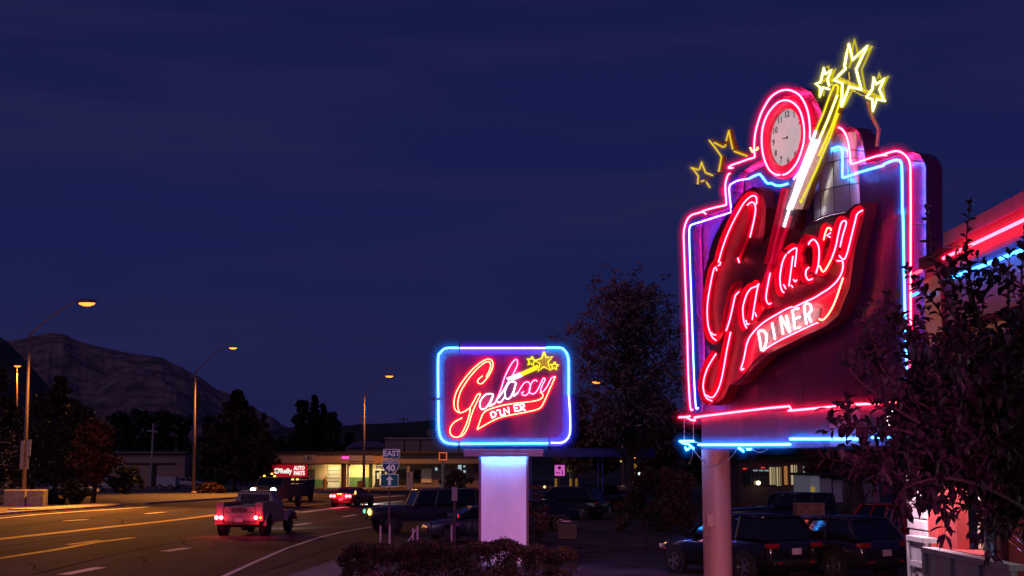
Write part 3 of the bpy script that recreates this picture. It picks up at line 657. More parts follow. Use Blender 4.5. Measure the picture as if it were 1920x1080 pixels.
lamp('distant lamp post at the far left edge with short arm', (34, 905), (32, 700), (32, 690), (33, 686), 165, .12, 2500, 1.0)
# double lamp on the far left is short armed; flag pole sign plates on first pole
o = thing('pole_sign', 'pair of narrow sign plates hung on the lamp post behind the concrete blocks', 'sign', (at(48, 850, 92.7).x, 92.7, 0))
for (x0, x1, y0, y1) in ((39.5, 43.5, 826, 880), (50, 57, 824, 855), (49, 53, 856, 880)):
    a = at(x0, y0, 92.7); b = at(x1, y1, 92.7); m = MB(); m.box((a.x, 92.66, b.z), (b.x, 92.72, a.z)); ob('plate', m, mat('plate_grey', (.28,.30,.36), .6), o)
m = MB()
for zy in (830, 850, 872): z = at(48, zy, 92.7).z; m.box((at(40,0,92.7).x, 92.73, z), (at(56,0,92.7).x, 92.78, z+.05))
ob('bracket', m, galv, o)
# concrete blocks
for i, (x0, x1, lb) in enumerate(((7, 47, 'left one of the two concrete barrier blocks at the foot of the lamp post'), (50, 82, 'right one of the two concrete barrier blocks at the foot of the lamp post'))):
    Y = gnd(40, 953).y; a = at(x0, 923, Y); b = at(x1, 923, Y)
    m = MB(); m.box((a.x, Y, 0), (b.x, Y+.9, 1.25)); tag(ob('concrete_block', m, conc, bevel=.06, at_=((a.x+b.x)/2, Y, 0)), lb, 'barrier', 'concrete blocks by the road')

# ================================================================== TREES
def leafcloud(centers, size, n, seed, flat_=.0, shape=0):
    r_ = np.random.RandomState(seed); c = np.repeat(np.array([q[:3] for q in centers]), n, 0); rad = np.repeat(np.array([q[3] for q in centers]), n)
    d = r_.normal(size=(len(c), 3)); d /= np.linalg.norm(d, axis=1)[:, None]; rr = rad*(r_.uniform(0.15, 1, len(c))**.5)
    p = c + d*rr[:, None]*np.array([1, 1, .8])
    a = r_.normal(size=p.shape); a /= np.linalg.norm(a, axis=1)[:, None]; b = r_.normal(size=p.shape); b -= a*(a*b).sum(1)[:, None]; b /= np.linalg.norm(b, axis=1)[:, None]
    s = size*r_.uniform(.6, 1.5, len(p))[:, None]
    v = np.stack([p-a*s, p+b*s*.45, p+a*s, p-b*s*.45], 1).reshape(-1, 3)
    return v
def add_leaves(m, v, mi=0):
    b = len(m.v); m.v += [tuple(x) for x in v.tolist()]; k = len(v)//4
    m.f += [(b+4*i, b+4*i+1, b+4*i+2, b+4*i+3) for i in range(k)]; m.m += [mi]*k
bark = mat('bark', (.07,.05,.045), .9, nz=.4, nscale=6, bump=.4)
def tree(name, label, X, Y, H, W, kind='broad', n=60, leaves=44, ls=.15, seed=1, trunk=.22, low=.25, group=None, lm=None, cat='tree', sparse=0):
    r_ = random.Random(seed); o = thing(name, label, cat, (X, Y, 0), group=group)
    tm = MB(); cen = []
    top = Vector((X+r_.uniform(-.3,.3), Y, H*.93))
    tp = [Vector((X, Y, 0)), Vector((X+r_.uniform(-.2,.2), Y, H*.3)), Vector((X+r_.uniform(-.3,.3), Y, H*.6)), top]
    tm.tube(smooth_path(tp), trunk, 8, r1=trunk*.15)
    for i in range(n):
        if kind == 'cone':
            h = low + (1-low)*(i+.5)/n; rr = W/2*(1-h)**.8*1.15*r_.uniform(.35, 1.1) + .1; z = H*h; zs = z+rr*.15
        elif kind == 'column':
            h = low + (1-low)*(i+.5)/n; rr = W/2*math.sin(math.pi*min(1, (h-low)/(1-low)*.85+.12))**.6*r_.uniform(.3, 1.05); z = H*h; zs = z-rr*.8
        else:
            h = low + (1-low)*r_.random(); q = (h-low)/(1-low); rr = W/2*math.sqrt(max(.02, 1-(2*q-.85)**2/1.4))*r_.uniform(.2, 1.05); z = H*h; zs = max(H*.15, z-rr*.7)
        th = r_.uniform(0, 6.283); c = Vector((X+rr*math.cos(th), Y+rr*math.sin(th), min(z, H*.98)))
        st = Vector((X, Y, zs)); mid = st.lerp(c, .5)+Vector((0, 0, rr*.08)); tm.tube(smooth_path([st, mid, c]), trunk*.22, 5, r1=trunk*.04)
        cr_ = (W*.10 if kind != 'cone' else W*.11*(1.15-h)) * r_.uniform(.6, 1.35) + .12
        cen.append((*c, cr_))
        if not sparse: 
            c2 = st.lerp(c, .6); cen.append((*c2, cr_*.9))
        else:
            for _ in range(2):
                e2 = c+Vector((r_.uniform(-1,1), r_.uniform(-1,1), r_.uniform(-.4,1)))*cr_*1.6; tm.tube([c, e2], trunk*.06, 4, r1=trunk*.02); cen.append((*e2, cr_*.45))
    ob('trunk', tm, bark, o)
    lmm = MB(); add_leaves(lmm, leafcloud(cen, ls, leaves, seed))
    ob('crown', lmm, lm or leafmat('foliage_dark', (.045,.042,.02), (.018,.02,.012)), o)
    return o
aut = leafmat('foliage_autumn', (.16,.05,.015), (.03,.018,.008)); redl = leafmat('foliage_russet', (.13,.05,.035), (.045,.022,.02)); pinel = leafmat('foliage_pine', (.035,.024,.010), (.008,.008,.005))
blk_l = leafmat('foliage_deep', (.016,.016,.012), (.007,.008,.007))
def tr(px, top, pw, Y, label, **k):
    a = at(px, top, Y); W = pw*Y/FPX; return tree(k.pop('name', 'pine_tree'), label, a.x, Y, a.z, W, **k)
BT_ = 'trees beyond the road'
tr(5, 690, 120, 112, 'dark spreading tree cut by the left edge of the photo', kind='cone', n=70, seed=2, low=.12, group=BT_, lm=pinel)
tr(112, 706, 190, 106, 'tall dark tree with a spire top, just right of the lamp post on the blocks', kind='cone', n=110, seed=3, low=.16, group=BT_, lm=pinel)
tr(70, 745, 120, 118, 'dense black green tree right behind the left lamp post', name='leafy_tree', kind='broad', n=60, seed=4, low=.2, group=BT_, lm=blk_l)
tr(148, 762, 120, 103, 'rounded tree with dim olive leaves standing over the parked white car', name='leafy_tree', kind='broad', n=60, seed=5, low=.28, group=BT_, lm=pinel)
tr(180, 790, 90, 101, 'small autumn tree with rusty orange leaves left of the cross', name='leafy_tree', kind='broad', n=60, seed=6, low=.3, group=BT_, lm=aut, ls=.18)
tr(445, 733, 170, 152, 'broad dark pine right of the second lamp post', kind='cone', n=150, seed=7, low=.10, group=BT_, lm=pinel, ls=.26)
tr(496, 775, 60, 150, 'lower pine hugging the right side of the broad dark pine', kind='cone', n=50, seed=8, low=.1, group=BT_, lm=pinel)
tr(590, 742, 34, 235, 'tallest spiky poplar behind the low shop row', name='poplar_tree', kind='cone', n=90, seed=9, low=.1, ls=.4, group=BT_, lm=blk_l)
tr(567, 752, 42, 230, 'second tallest poplar, left in the spiky clump', name='poplar_tree', kind='column', n=80, seed=10, low=.1, ls=.4, group=BT_, lm=blk_l)
tr(606, 758, 34, 238, 'slim poplar just right of the tallest one', name='poplar_tree', kind='cone', n=70, seed=12, low=.1, ls=.4, group=BT_, lm=blk_l)
tr(622, 775, 40, 232, 'shortest poplar on the right of the spiky clump', name='poplar_tree', kind='column', n=60, seed=11, low=.1, ls=.4, group=BT_, lm=blk_l)
for i, (px, tp, pw, lb) in enumerate(((225, 778, 80, 'round dark tree left behind the cross'), (262, 772, 80, 'dark tree straight behind the cross, tallest of its row'), (305, 775, 80, 'dark tree right behind the cross'), (345, 785, 80, 'dark tree behind the second lamp post'), (395, 785, 70, 'dark tree between the second lamp post and the pine'))):
    tr(px, tp, pw, 200, lb, name='leafy_tree', kind='broad', n=46, seed=20+i, low=.1, ls=.4, group=BT_, lm=blk_l)
for i, (px, tp, pw, lb) in enumerate(((528, 822, 60, 'small dark tree at the left end of the shop roof'), (655, 815, 50, 'dark bushy tree left of the little house roof'), (800, 822, 50, 'small dark tree behind the right part of the shop roof'))):
    tr(px, tp, pw, 240, lb, name='leafy_tree', kind='broad', n=36, seed=30+i, low=.05, ls=.4, group=BT_, lm=blk_l)
# the large open tree between the signs
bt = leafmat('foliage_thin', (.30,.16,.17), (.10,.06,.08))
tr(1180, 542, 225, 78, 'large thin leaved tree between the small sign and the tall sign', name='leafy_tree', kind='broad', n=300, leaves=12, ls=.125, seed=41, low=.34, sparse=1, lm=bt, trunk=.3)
for i, (px, tp, pw, Y, lb) in enumerate(((1075, 745, 90, 120, 'dark tree behind the blue canopy next to the small sign'), (1225, 745, 130, 118, 'dark tree behind the blue canopy, left of the tall sign pole'), (1130, 770, 90, 125, 'low dark tree behind the middle of the blue canopy'),
   (1420, 800, 200, 110, 'dark tree behind the base of the tall sign'), (1560, 790, 160, 100, 'dark tree behind the right end of the tall sign'), (1320, 810, 100, 112, 'dark tree just left behind the sign pole'))):
    tr(px, tp, pw, Y, lb, name='leafy_tree', kind='broad', n=70, seed=50+i, low=.3, ls=.24, lm=redl if i < 3 else blk_l)
tr(1600, 760, 190, 62, 'thick trunked dark tree behind the parked cars near the diner', name='leafy_tree', kind='broad', n=90, seed=60, low=.5, ls=.14, trunk=.45, lm=redl, sparse=1)
# shrubs
def bush(label, px, top, pw, Y, seed, lm, leaves=60, n=30, ls=.08, name='shrub', H0=0):
    a = at(px, top, Y); W = pw*Y/FPX; r_ = random.Random(seed); o = thing(name, label, 'shrub', (a.x, Y, 0)); tm = MB(); cen = []
    for i in range(n):
        th = r_.uniform(0, 6.28); rr = W/2*r_.uniform(.1, 1)**.7; h = a.z*r_.uniform(.15, .95)*(1-.45*(rr/(W/2))**2); c = Vector((a.x+rr*math.cos(th), Y+rr*.6*math.sin(th), h))
        tm.tube([(a.x+rr*.2*math.cos(th), Y, 0), c], .02, 4, r1=.006); cen.append((*c, max(.12, W*.11*r_.uniform(.6, 1.3))))
    ob('stem', tm, bark, o); m = MB(); add_leaves(m, leafcloud(cen, ls, leaves, seed)); ob('foliage', m, lm, o); return o
bush('wide russet shrub left of the sign pole, beyond the parked lot', 1235, 862, 150, 60, 70, redl, 110, 60, .09)
bush('thin brownish shrub right of the white pylon', 1005, 888, 60, 52, 71, redl, 22, 34, .06)
bush('low shrub with bare stems behind the small plate sign', 880, 900, 50, 60, 72, redl, 14, 24, .06)
bush('leafless twiggy shrub under the autumn tree, left', 95, 905, 30, 99, 73, blk_l, 30, 24, .12)
bush('black shrub on the verge in front of the white car', 142, 890, 46, 97, 74, blk_l, 60, 40, .14)
bush('dark shrub on the verge, right of the concrete blocks', 100, 918, 40, 98, 75, blk_l, 50, 30, .12)
bush('dark shrub by the church wall', 240, 868, 60, 135, 76, blk_l, 70, 40, .2)
bush('dark rounded shrub at the foot of the second lamp post', 395, 905, 50, 140, 77, aut, 50, 30, .15)
bush('shrub growing up against the right part of the shop row', 760+95, 880, 60, 150, 78, redl, 60, 40, .2)
# hedge in front: dense leaf mass over woody stems
def hedge():
    o = thing('hedge', 'clipped reddish hedge running in front of the white pylon', 'hedge', (-.9, 33.2, 0)); r_ = random.Random(5); cen = []; tm = MB()
    x0 = at(643, 1000, 33).x; x1 = at(1078, 1000, 33).x
    for i in range(560):
        t = r_.random(); x = x0+(x1-x0)*t; y = 33.2+r_.uniform(-.75,.9); top = 1.08 + .06*math.sin(t*21)+.05*math.sin(t*47)
        if t > .82: top -= (t-.82)*1.5
        if t < .06: top -= (.06-t)*6
        if .04 < t < .26: top -= .06
        z = r_.uniform(.1, top-.1)
        if r_.random() < .55: z = top-.12
        cen.append((x, y, z, .17))
    for i in range(60):
        x = r_.uniform(x0, x1); y = 33.2+r_.uniform(-.6,.6); tm.tube([(x, y, 0), (x+r_.uniform(-.2,.2), y+r_.uniform(-.2,.2), .95)], .02, 5, r1=.008)
    ob('stem', tm, bark, o); m = MB(); add_leaves(m, leafcloud(cen, .038, 62, 6)); ob('foliage', m, leafmat('hedge_leaf', (.060,.040,.022), (.012,.011,.008)), o)
hedge()
# bare plant and mulch in front of the hedge
mb_ = thing('ornamental_grass', 'pale dry plant with arching blades in front of the hedge', 'plant', (at(735,1075,31.5).x, 31.5, 0)); m = MB(); r_ = random.Random(8); x0 = at(735,1075,31.5).x
for i in range(26):
    th = r_.uniform(0, 6.28); L = r_.uniform(.3, .8); h = r_.uniform(.2, .55); d = Vector((math.cos(th), math.sin(th), 0)); b0_ = Vector((x0, 31.5, 0))+d*.1
    m.tube(smooth_path([b0_, b0_+d*L*.45+Z_*h, b0_+d*L+Z_*h*r_.uniform(.5, .95)]), .010, 4, r1=.003)
ob('blades', m, mat('dry_blade', (.30,.16,.20), .8), mb_)

# ================================================================== BUILDINGS
tan = mat('stucco_tan', (.46,.30,.19), .9, nz=.15, nscale=1, bump=.1); yel = mat('stucco_yellow', (.62,.50,.24), .85, nz=.1); grn = mat('green_paint', (.07,.16,.06), .7)
roofm = mat('roof_edge', (.025,.02,.022), .8); brown = mat('brown_brick', (.16,.08,.05), .85, nz=.3, nscale=5); gls = mat('dark_glass', (.02,.02,.025), .08, 0, coat=.5); wht = mat('white_paint', (.62,.60,.55), .6)
greyw = mat('stucco_grey', (.24,.19,.19), .9, nz=.2)
def rect(o, name, x0, x1, y0, y1, Y, th, mt, dy=0, **k):      # a wall piece facing the camera at depth Y, pixel extents measured on it
    a = at(x0, y0, Y); b = at(x1, y1, Y); zb = max(0, b.z); m = MB(); m.box((a.x, Y+dy, zb), (b.x, Y+dy+th, a.z)); return ob(name, m, mt, o, **k)
YB = 172.0
SR = thing('shop_row', 'low flat roofed shop row with yellow garage bays and green wainscot', 'building', (at(700,900,YB).x, YB, 0))
rect(SR, 'fascia', 505, 735, 850, 869, YB, 14, tan); rect(SR, 'roof', 500, 905, 846.5, 850.5, YB-.4, 15, roofm); rect(SR, 'fascia', 735, 905, 851, 869, YB+.5, 13, greyw)
rect(SR, 'soffit', 505, 905, 869, 871, YB-.2, 2.5, roofm)
rect(SR, 'wall', 505, 610, 871, 921, YB+2, 4, tan); rect(SR, 'wall', 610, 705, 871, 921, YB+2.2, 4, yel); rect(SR, 'wall', 705, 905, 871, 921, YB+2.1, 4, greyw)
rect(SR, 'wainscot', 578, 613, 899, 921, YB+1.9, .08, grn); rect(SR, 'wainscot', 652, 692, 895, 921, YB+2.05, .1, grn)
for x0, x1, mt in ((640, 648, brown), (651, 654, wht), (692, 697.5, grn), (641, 643, brown), (763, 768, greyw), (905-6, 905, greyw)): rect(SR, 'column', x0, x1, 871, 919, YB, .5, mt)
gd = rect(SR, 'garage_door', 614, 637, 875, 916, YB+1.98, .1, mat('garage_door_grey', (.40,.36,.30), .6)); rect(gd, 'garage_panel', 614.5, 636.5, 904, 915, YB+1.9, .05, wht)
m = MB()
for yy in (882, 889, 896, 903): a = at(614, yy, YB+1.9); b = at(637, yy, YB+1.9); m.box((a.x, YB+1.93, a.z-.03), (b.x, YB+1.97, a.z+.03))
ob('groove', m, roofm, gd)
dr = rect(SR, 'door', 582, 590, 880, 919, YB+1.9, .1, mat('door_brown', (.10,.06,.05), .6)); rect(SR, 'window', 566, 578, 882, 906, YB+1.92, .1, gls)
for x0, x1 in ((700, 703), (712, 714), (722, 724)): rect(SR, 'door_frame', x0, x1, 880, 909, YB+1.9, .15, wht)
rect(SR, 'door_frame', 700, 724, 879, 882, YB+1.88, .12, wht); rect(SR, 'window', 703, 722, 883, 916, YB+1.98, .08, gls); rect(SR, 'notice', 707, 711, 886, 898, YB+1.9, .05, wht)
rect(SR, 'window', 743, 763, 880, 909, YB+2.0, .08, gls); rect(SR, 'window', 769, 789, 880, 905, YB+2.0, .08, gls); rect(SR, 'door', 790, 809, 879, 905, YB+1.95, .08, wht)
lit = emis('lit_window', (.65,.9,1), .55)
for x0, x1, y0, y1 in ((816, 820, 877, 882), (859, 865, 872, 882), (861, 865, 882, 888), (869, 872, 873, 876), (869, 873, 882, 886)): rect(SR, 'lit_window', x0, x1, y0, y1, YB+2.02, .06, lit)
pk = rect(SR, 'neon_lettering', 641, 654, 856, 860, YB-.12, .1, emis('pink_sign', (1,.08,.55), 1.6)); rect(SR, 'sign_board', 654, 700, 854, 865, YB-.12, .1, mat('board_grey', (.34,.33,.38), .6))
nb = rect(SR, 'notice_board', 571.5, 590.5, 852.5, 865, YB-.15, .1, mat('board_pale', (.45,.36,.36), .6)); m = MB(); P_ = at(581, 861.5, YB-.2); m.text('\u2022\u2022\u2022\u2022\u2022', .5, Matrix.Translation(P_) @ Matrix.Rotation(R(90), 4, 'X'), .01); m.lathe([(.32,0),(.0,.6)], Matrix.Translation(at(581, 858.5, YB-.25)), 8); ob('board_mark', m, mat('board_ink', (.15,.12,.14), .6), nb)
def bayl(p, e=140):
    l = bpy.data.lights.new('bay_light_beam', 'AREA'); l.energy = e; l.color = (1,.78,.36); l.shape = 'RECTANGLE'; l.size = 1.6; l.size_y = .3
    lo = bpy.data.objects.new('bay_light_beam', l); C.objects.link(lo); lo.parent = SR; lo.location = p-Vector((0,0,.08))-wloc(SR); lo.rotation_euler = (R(22),0,0)
# soffit lights of the bays (the photo shows these bays lit)
for px in (625, 672):
    p = at(px, 872.0, YB+.6); m = MB(); m.box((p.x-.4, p.y-.1, p.z-.04), (p.x+.4, p.y+.1, p.z)); bl_ = ob('bay_light', m, emis('bay_lamp', (1,.78,.36), 1.2), SR); bayl(p)
p = at(712, 872.5, YB+.6); m = MB(); m.box((p.x-.3, p.y-.1, p.z-.04), (p.x+.3, p.y+.1, p.z)); ob('bay_light', m, emis('bay_lamp', (1,.78,.36), 1.2), SR); bayl(p, 50)
# auto parts sign
OS = thing('shop_sign', 'lit red sign box reading O\u2019Reilly AUTO PARTS left of the shop row', 'shop sign', (at(543,920,150).x, 150, 0))
rect(OS, 'sign_box', 511.5, 575, 871.5, 894.5, 150, .5, mat('sign_red', (.6,.02,.04), .5, emit=(1,.0,.03), es=.30), bevel=.03)
RX = Matrix.Rotation(R(90), 4, 'X'); wl = emis('white_letters', (1,.88,.78), 1.3); gl_ = emis('green_outline', (.1,.8,.4), .8)
m = MB(); m.text('O', .82, Matrix.Translation(at(519, 883.5, 149.96)) @ RX, .01, bold=.015); m.text('\u2019Reilly', .74, Matrix.Translation(at(535, 883.5, 149.96)) @ RX @ Matrix.Diagonal((.80,1,1,1)), .01, bold=.018); ob('lettering', m, emis('white_green', (.75,1,.85), 1.2), OS)
m = MB(); m.text('\u2022', .6, Matrix.Translation(at(519, 884, 149.95)) @ RX, .01, bold=.01); ob('sign_emblem', m, gl_, OS)
m = MB(); m.text('AUTO', .60, Matrix.Translation(at(561, 878, 149.96)) @ RX @ Matrix.Diagonal((.72,1,1,1)), .01, bold=.018); m.text('PARTS', .60, Matrix.Translation(at(561, 887.5, 149.96)) @ RX @ Matrix.Diagonal((.72,1,1,1)), .01, bold=.018); ob('lettering', m, wl, OS)
for px in (520, 566):
    m = MB(); a = at(px, 894, 150.25); m.tube([(a.x, 150.25, 0), a], .09, 8); ob('post', m, dark, OS)
# church with cross, left
CB = thing('church_hall', 'low pale hall with flat roof below the cross', 'building', (at(260,900,185).x, 185, 0))
rect(CB, 'wall', 208, 345, 853, 918, 185, 10, mat('hall_wall', (.32,.24,.22), .9)); rect(CB, 'roof', 205, 348, 846, 851, 184.4, 11, mat('hall_roof', (.10,.09,.11), .8)); rect(CB, 'band', 208, 330, 868, 871, 184.8, .2, roofm)
rect(CB, 'doorway', 285, 292, 870, 918, 184.9, .1, roofm); rect(CB, 'roof_vent', 328, 333, 838, 846, 184.5, .5, mat('hall_roof', (.10,.09,.11), .8))
cx_ = at(285, 850, 180); m = MB(); m.tube([(cx_.x-.1, 180, 0), (at(288,794,180).x, 180, at(288,794,180).z)], .14, 6); a = at(276.5, 807.5, 180); b = at(296, 810, 180); m.tube([a, b], .13, 6)
tag(ob('cross', m, mat('cross_pale', (.30,.29,.33), .7), at_=(cx_.x, 180, 0)), 'tall plain cross standing over the low hall', 'cross')
# house behind, upper block behind, left edge house
HB = thing('house', 'small house with a dark hipped roof behind the shop row', 'house', (at(685,850,225).x, 225, 0))
rect(HB, 'wall', 648, 727, 839, 880, 225, 6, mat('house_wall', (.28,.25,.28), .9))
a = at(646, 839, 224); b = at(728, 839, 224); c = at(666, 827, 227); d = at(708, 827, 227)
m = MB(); m.add([a, b, (b.x, 232, b.z), (a.x, 232, a.z), (c.x, 228, c.z), (d.x, 228, d.z)], [(0,1,5,4), (1,2,5), (2,3,4,5), (3,0,4), (0,3,2,1)]); ob('roof', m, mat('house_roof', (.12,.09,.15), .9), HB)
UB = thing('upper_building', 'two storey block with pale parapet line behind the right of the shop row', 'building', (at(780,850,215).x, 215, 0))
rect(UB, 'wall', 722, 905, 823, 880, 215, 8, mat('upper_wall', (.30,.23,.22), .9, nz=.2)); rect(UB, 'parapet', 721, 906, 820.5, 823.2, 214.6, 9, mat('upper_parapet', (.34,.30,.34), .8))
for x0 in (757, 787): rect(UB, 'downpipe', x0, x0+1.4, 823, 846, 214.8, .2, roofm)
m = MB(); add_leaves(m, leafcloud([(*at(778, 838, 214), 1.0), (*at(786, 840, 214), .8)], .2, 80, 4)); 
for lb, px, py, Y in (('pale house showing between the trees at the left edge', 8, 790, 170), ('pale roofed house between the pine and the poplars', 535, 822, 300), ('distant lit hut on the wooded hill', 806, 806, 600)):
    a = at(px-22 if Y < 500 else px-6, py, Y); b = at(px+(14 if Y < 500 else 6), 910, Y); h = thing('house', lb, 'house', ((a.x+b.x)/2, Y, 0)); m = MB(); m.box((a.x, Y, 0), (b.x, Y+8, a.z)); ob('wall', m, mat('far_house', (.22,.18,.19), .9), h)
    m = MB(); w_ = b.x-a.x; m.prism([(a.x-.4, Y-.4, a.z), (b.x+.4, Y-.4, a.z), ((a.x+b.x)/2, Y-.4, a.z+w_*.16)], (0, 9, 0)); ob('roof', m, mat('far_roof', (.16,.16,.22), .8), h)
# utility poles
for lb, px, top, Y in (('utility pole with crossarm above the upper building', 757, 783, 260), ('thin pole left of the utility pole', 703, 812, 250), ('plain pole right of the utility pole', 788, 808, 240)):
    a = at(px, top, Y); o = thing('utility_pole', lb, 'utility pole', (a.x, Y, 0)); m = MB(); m.tube([(a.x, Y, 0), a], .14, 8, r1=.10); ob('pole', m, mat('pole_wood', (.05,.04,.045), .9), o)
    if px == 757:
        m = MB(); m.tube([(a.x-.85, Y, a.z-.3), (a.x+.85, Y, a.z-.3)], .09, 6); m.tube([(a.x-.6, Y, a.z-1.1), (a.x+.6, Y, a.z-1.1)], .08, 6); ob('crossarm', m, mat('pole_wood', (.05,.04,.045), .9), o)
        m = MB()
        for dx in (-.75, 0, .75): m.lathe([(.08,0),(.1,.12),(.04,.25)], Matrix.Translation((a.x+dx, Y, a.z-.22)), 8)
        ob('insulator', m, dark, o)
# small street items by the shop row
a = gnd(608.5, 917); o = thing('fire_hydrant', 'yellow fire hydrant beside the garage door', 'hydrant', (a.x, a.y, 0)); m = MB(); m.lathe([(.28,0),(.28,.08),(.2,.1),(.2,.95),(.26,1.0),(.26,1.08),(.16,1.25),(.05,1.35)], Matrix.Translation((a.x, a.y, 0)), 14); ob('barrel', m, mat('hydrant_yellow', (.60,.30,.06), .5), o)
m = MB(); m.tube([(a.x-.38, a.y, .75), (a.x+.38, a.y, .75)], .11, 10); ob('nozzle', m, mat('hydrant_yellow', (.60,.30,.06), .5), o)
for lb, x0, x1, y0, y1, Y, mt in (('white upright cabinet on the far pavement right of the interstate sign', 762.5, 774, 886, 910, 160, mat('cabinet_white', (.75,.50,.42), .6)), ('dark low planter box before the shop row', 670, 684, 903, 912, 168, brown)):
    a = at(x0, y0, Y); b = at(x1, y1, Y); o = thing('roadside_cabinet', lb, 'cabinet', ((a.x+b.x)/2, Y, 0)); m = MB(); m.box((a.x, Y, 0), (b.x, Y+.8, a.z)); ob('housing', m, mt, o, bevel=.03)
    m = MB(); m.box((a.x-.05, Y-.05, a.z), (b.x+.05, Y+.85, a.z+.08)); ob('lid', m, mt, o)
    if Y == 160:
        m = MB(); cxx = (a.x+b.x)/2-.1
        for dz, ww in ((.55,.16),(.4,.1),(.25,.14)): m.box((cxx-ww/2, Y-.012, a.z-dz-.05), (cxx+ww/2, Y-.004, a.z-dz+.05))
        ob('sticker', m, brown, o)
o = thing('square_sign', 'square sign with glowing orange border on a stout post', 'sign', (at(830,900,140).x, 140, 0))
rect(o, 'panel', 824, 837, 849, 862, 140, .2, mat('panel_dark', (.05,.015,.02), .6)); a = at(823, 848, 139.9); b = at(838, 863, 139.9); m = MB(); t_ = .09
m.box((a.x, 139.8, a.z-t_), (b.x, 140.1, a.z)); m.box((a.x, 139.8, b.z), (b.x, 140.1, b.z+t_)); m.box((a.x, 139.82, b.z+t_), (a.x+t_, 140.08, a.z-t_)); m.box((b.x-t_, 139.82, b.z+t_), (b.x, 140.08, a.z-t_)); ob('border', m, emis('orange_border', (1,.16,.05), .75), o)
a = at(830.5, 863, 140.1); m = MB(); m.tube([(a.x, 140.1, 0), a], .18, 10); ob('post', m, conc, o)
# blue canopy
YC = 84.0; o = thing('canopy', 'long flat blue canopy on paired posts right of the small sign', 'canopy', (at(1127,950,YC).x, YC, 0)); bl = mat('canopy_blue', (.06,.07,.42), .6, nz=.2)
rect(o, 'roof', 985, 1228, 841, 856.5, YC, 9, bl)
for x0, x1 in ((1120, 1123.5), (1127.5, 1132)): rect(o, 'post', x0, x1, 856.5, 975, YC+.5, .15, bl)
rect(o, 'footing', 1112, 1146, 952, 975, YC+.4, .7, conc)
rect(o, 'post', 992, 997, 856.5, 975, YC+.5, .15, bl)
# signs right of the pylon
def psign(label, cx, y0, y1, wpx, Y, mt, post=True, kind='rect', marks=None, basey=None):
    a = at(cx-wpx/2, y0, Y); b = at(cx+wpx/2, y1, Y); o = thing('road_sign', label, 'road sign', ((a.x+b.x)/2, Y, 0)); c = (a+b)/2; m = MB()
    if kind == 'rect': m.box((a.x, Y-.02, b.z), (b.x, Y+.02, a.z))
    else: m.prism([(c.x, Y-.02, a.z), (b.x, Y-.02, c.z), (c.x, Y-.02, b.z), (a.x, Y-.02, c.z)], (0, .04, 0))
    ob('plate', m, mt, o)
    if post: m = MB(); m.tube([(c.x, Y+.07, 0), (c.x, Y+.07, a.z-.05)], .04*max(1, Y/60), 6); ob('post', m, galv, o)
    return o, c, (b.x-a.x), (a.z-b.z)
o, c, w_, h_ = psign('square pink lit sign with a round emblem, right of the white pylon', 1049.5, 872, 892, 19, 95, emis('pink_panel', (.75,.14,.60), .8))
m = MB(); m.lathe([(w_*.16, 0), (w_*.16, .01)], Matrix.Translation((c.x-.02, c.y-.04, c.z+h_*.24)) @ RX, 16); m.box((c.x-w_*.34, c.y-.04, c.z-h_*.22), (c.x-w_*.02, c.y-.03, c.z-h_*.15)); m.box((c.x-w_*.34, c.y-.04, c.z-h_*.34), (c.x-w_*.28, c.y-.03, c.z-h_*.22)); m.box((c.x-w_*.1, c.y-.04, c.z-h_*.34), (c.x-w_*.04, c.y-.03, c.z-h_*.22)); m.box((c.x+w_*.2, c.y-.04, c.z-h_*.38), (c.x+w_*.3, c.y-.03, c.z-h_*.1)); m.lathe([(w_*.06, 0), (w_*.06, .01)], Matrix.Translation((c.x+w_*.25, c.y-.03, c.z-h_*.04)) @ RX, 10)
ob('emblem', m, mat('emblem_ink', (.35,.01,.22), .6), o)
ysg = mat('sign_yellow', (.75,.52,.04), .6, emit=(1,.6,.05), es=.12)  # yellow sign face given a faint glow so it reads at night
o, c, w_, h_ = psign('small upright yellow sign right of the pink sign', 1069, 870, 883.5, 10, 120, mat('sign_yellow_pale', (.8,.66,.2), .6, emit=(1,.75,.2), es=.25)); m = MB(); m.box((c.x-.05, c.y-.04, c.z-.2), (c.x+.05, c.y-.03, c.z+.2)); ob('mark', m, blackp, o)  # pale yellow face also brightened by a glow in its material
for i, px in enumerate((1042.5, 1070, 1081)):
    a = at(px, 897, 118); m = MB(); m.lathe([(.12,0),(.12,a.z-.05),(.08,a.z)], Matrix.Translation((a.x, 118, 0)), 10); tag(ob('bollard', m, mat('bollard_yellow', (.70,.40,.06), .6, emit=(1,.5,.05), es=.08), at_=(a.x, 118, 0)), ['yellow bollard under the pink sign', 'yellow bollard under the small yellow sign', 'rightmost of the three yellow bollards'][i], 'bollard', 'yellow bollards')  # faint glow put into the bollard paint to lift it at night
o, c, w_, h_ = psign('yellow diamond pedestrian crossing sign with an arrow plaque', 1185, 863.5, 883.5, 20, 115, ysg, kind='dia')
m = MB(); y_ = c.y-.05; s_ = h_*.32
m.lathe([(s_*.16, 0), (s_*.16, .01)], Matrix.Translation((c.x, y_+.01, c.z+s_*.8)) @ RX, 10)
m.tube([(c.x, y_, c.z+s_*.55), (c.x-.01, y_, c.z-.1*s_)], s_*.15, 5); m.tube([(c.x, y_, c.z-.05*s_), (c.x-s_*.35, y_, c.z-s_*.9)], s_*.09, 5); m.tube([(c.x, y_, c.z-.05*s_), (c.x+s_*.3, y_, c.z-s_*.9)], s_*.09, 5)
m.tube([(c.x, y_, c.z+s_*.45), (c.x-s_*.45, y_, c.z+s_*.1)], s_*.07, 5); m.tube([(c.x, y_, c.z+s_*.45), (c.x+s_*.4, y_, c.z+s_*.15)], s_*.07, 5); ob('pictogram', m, blackp, o)
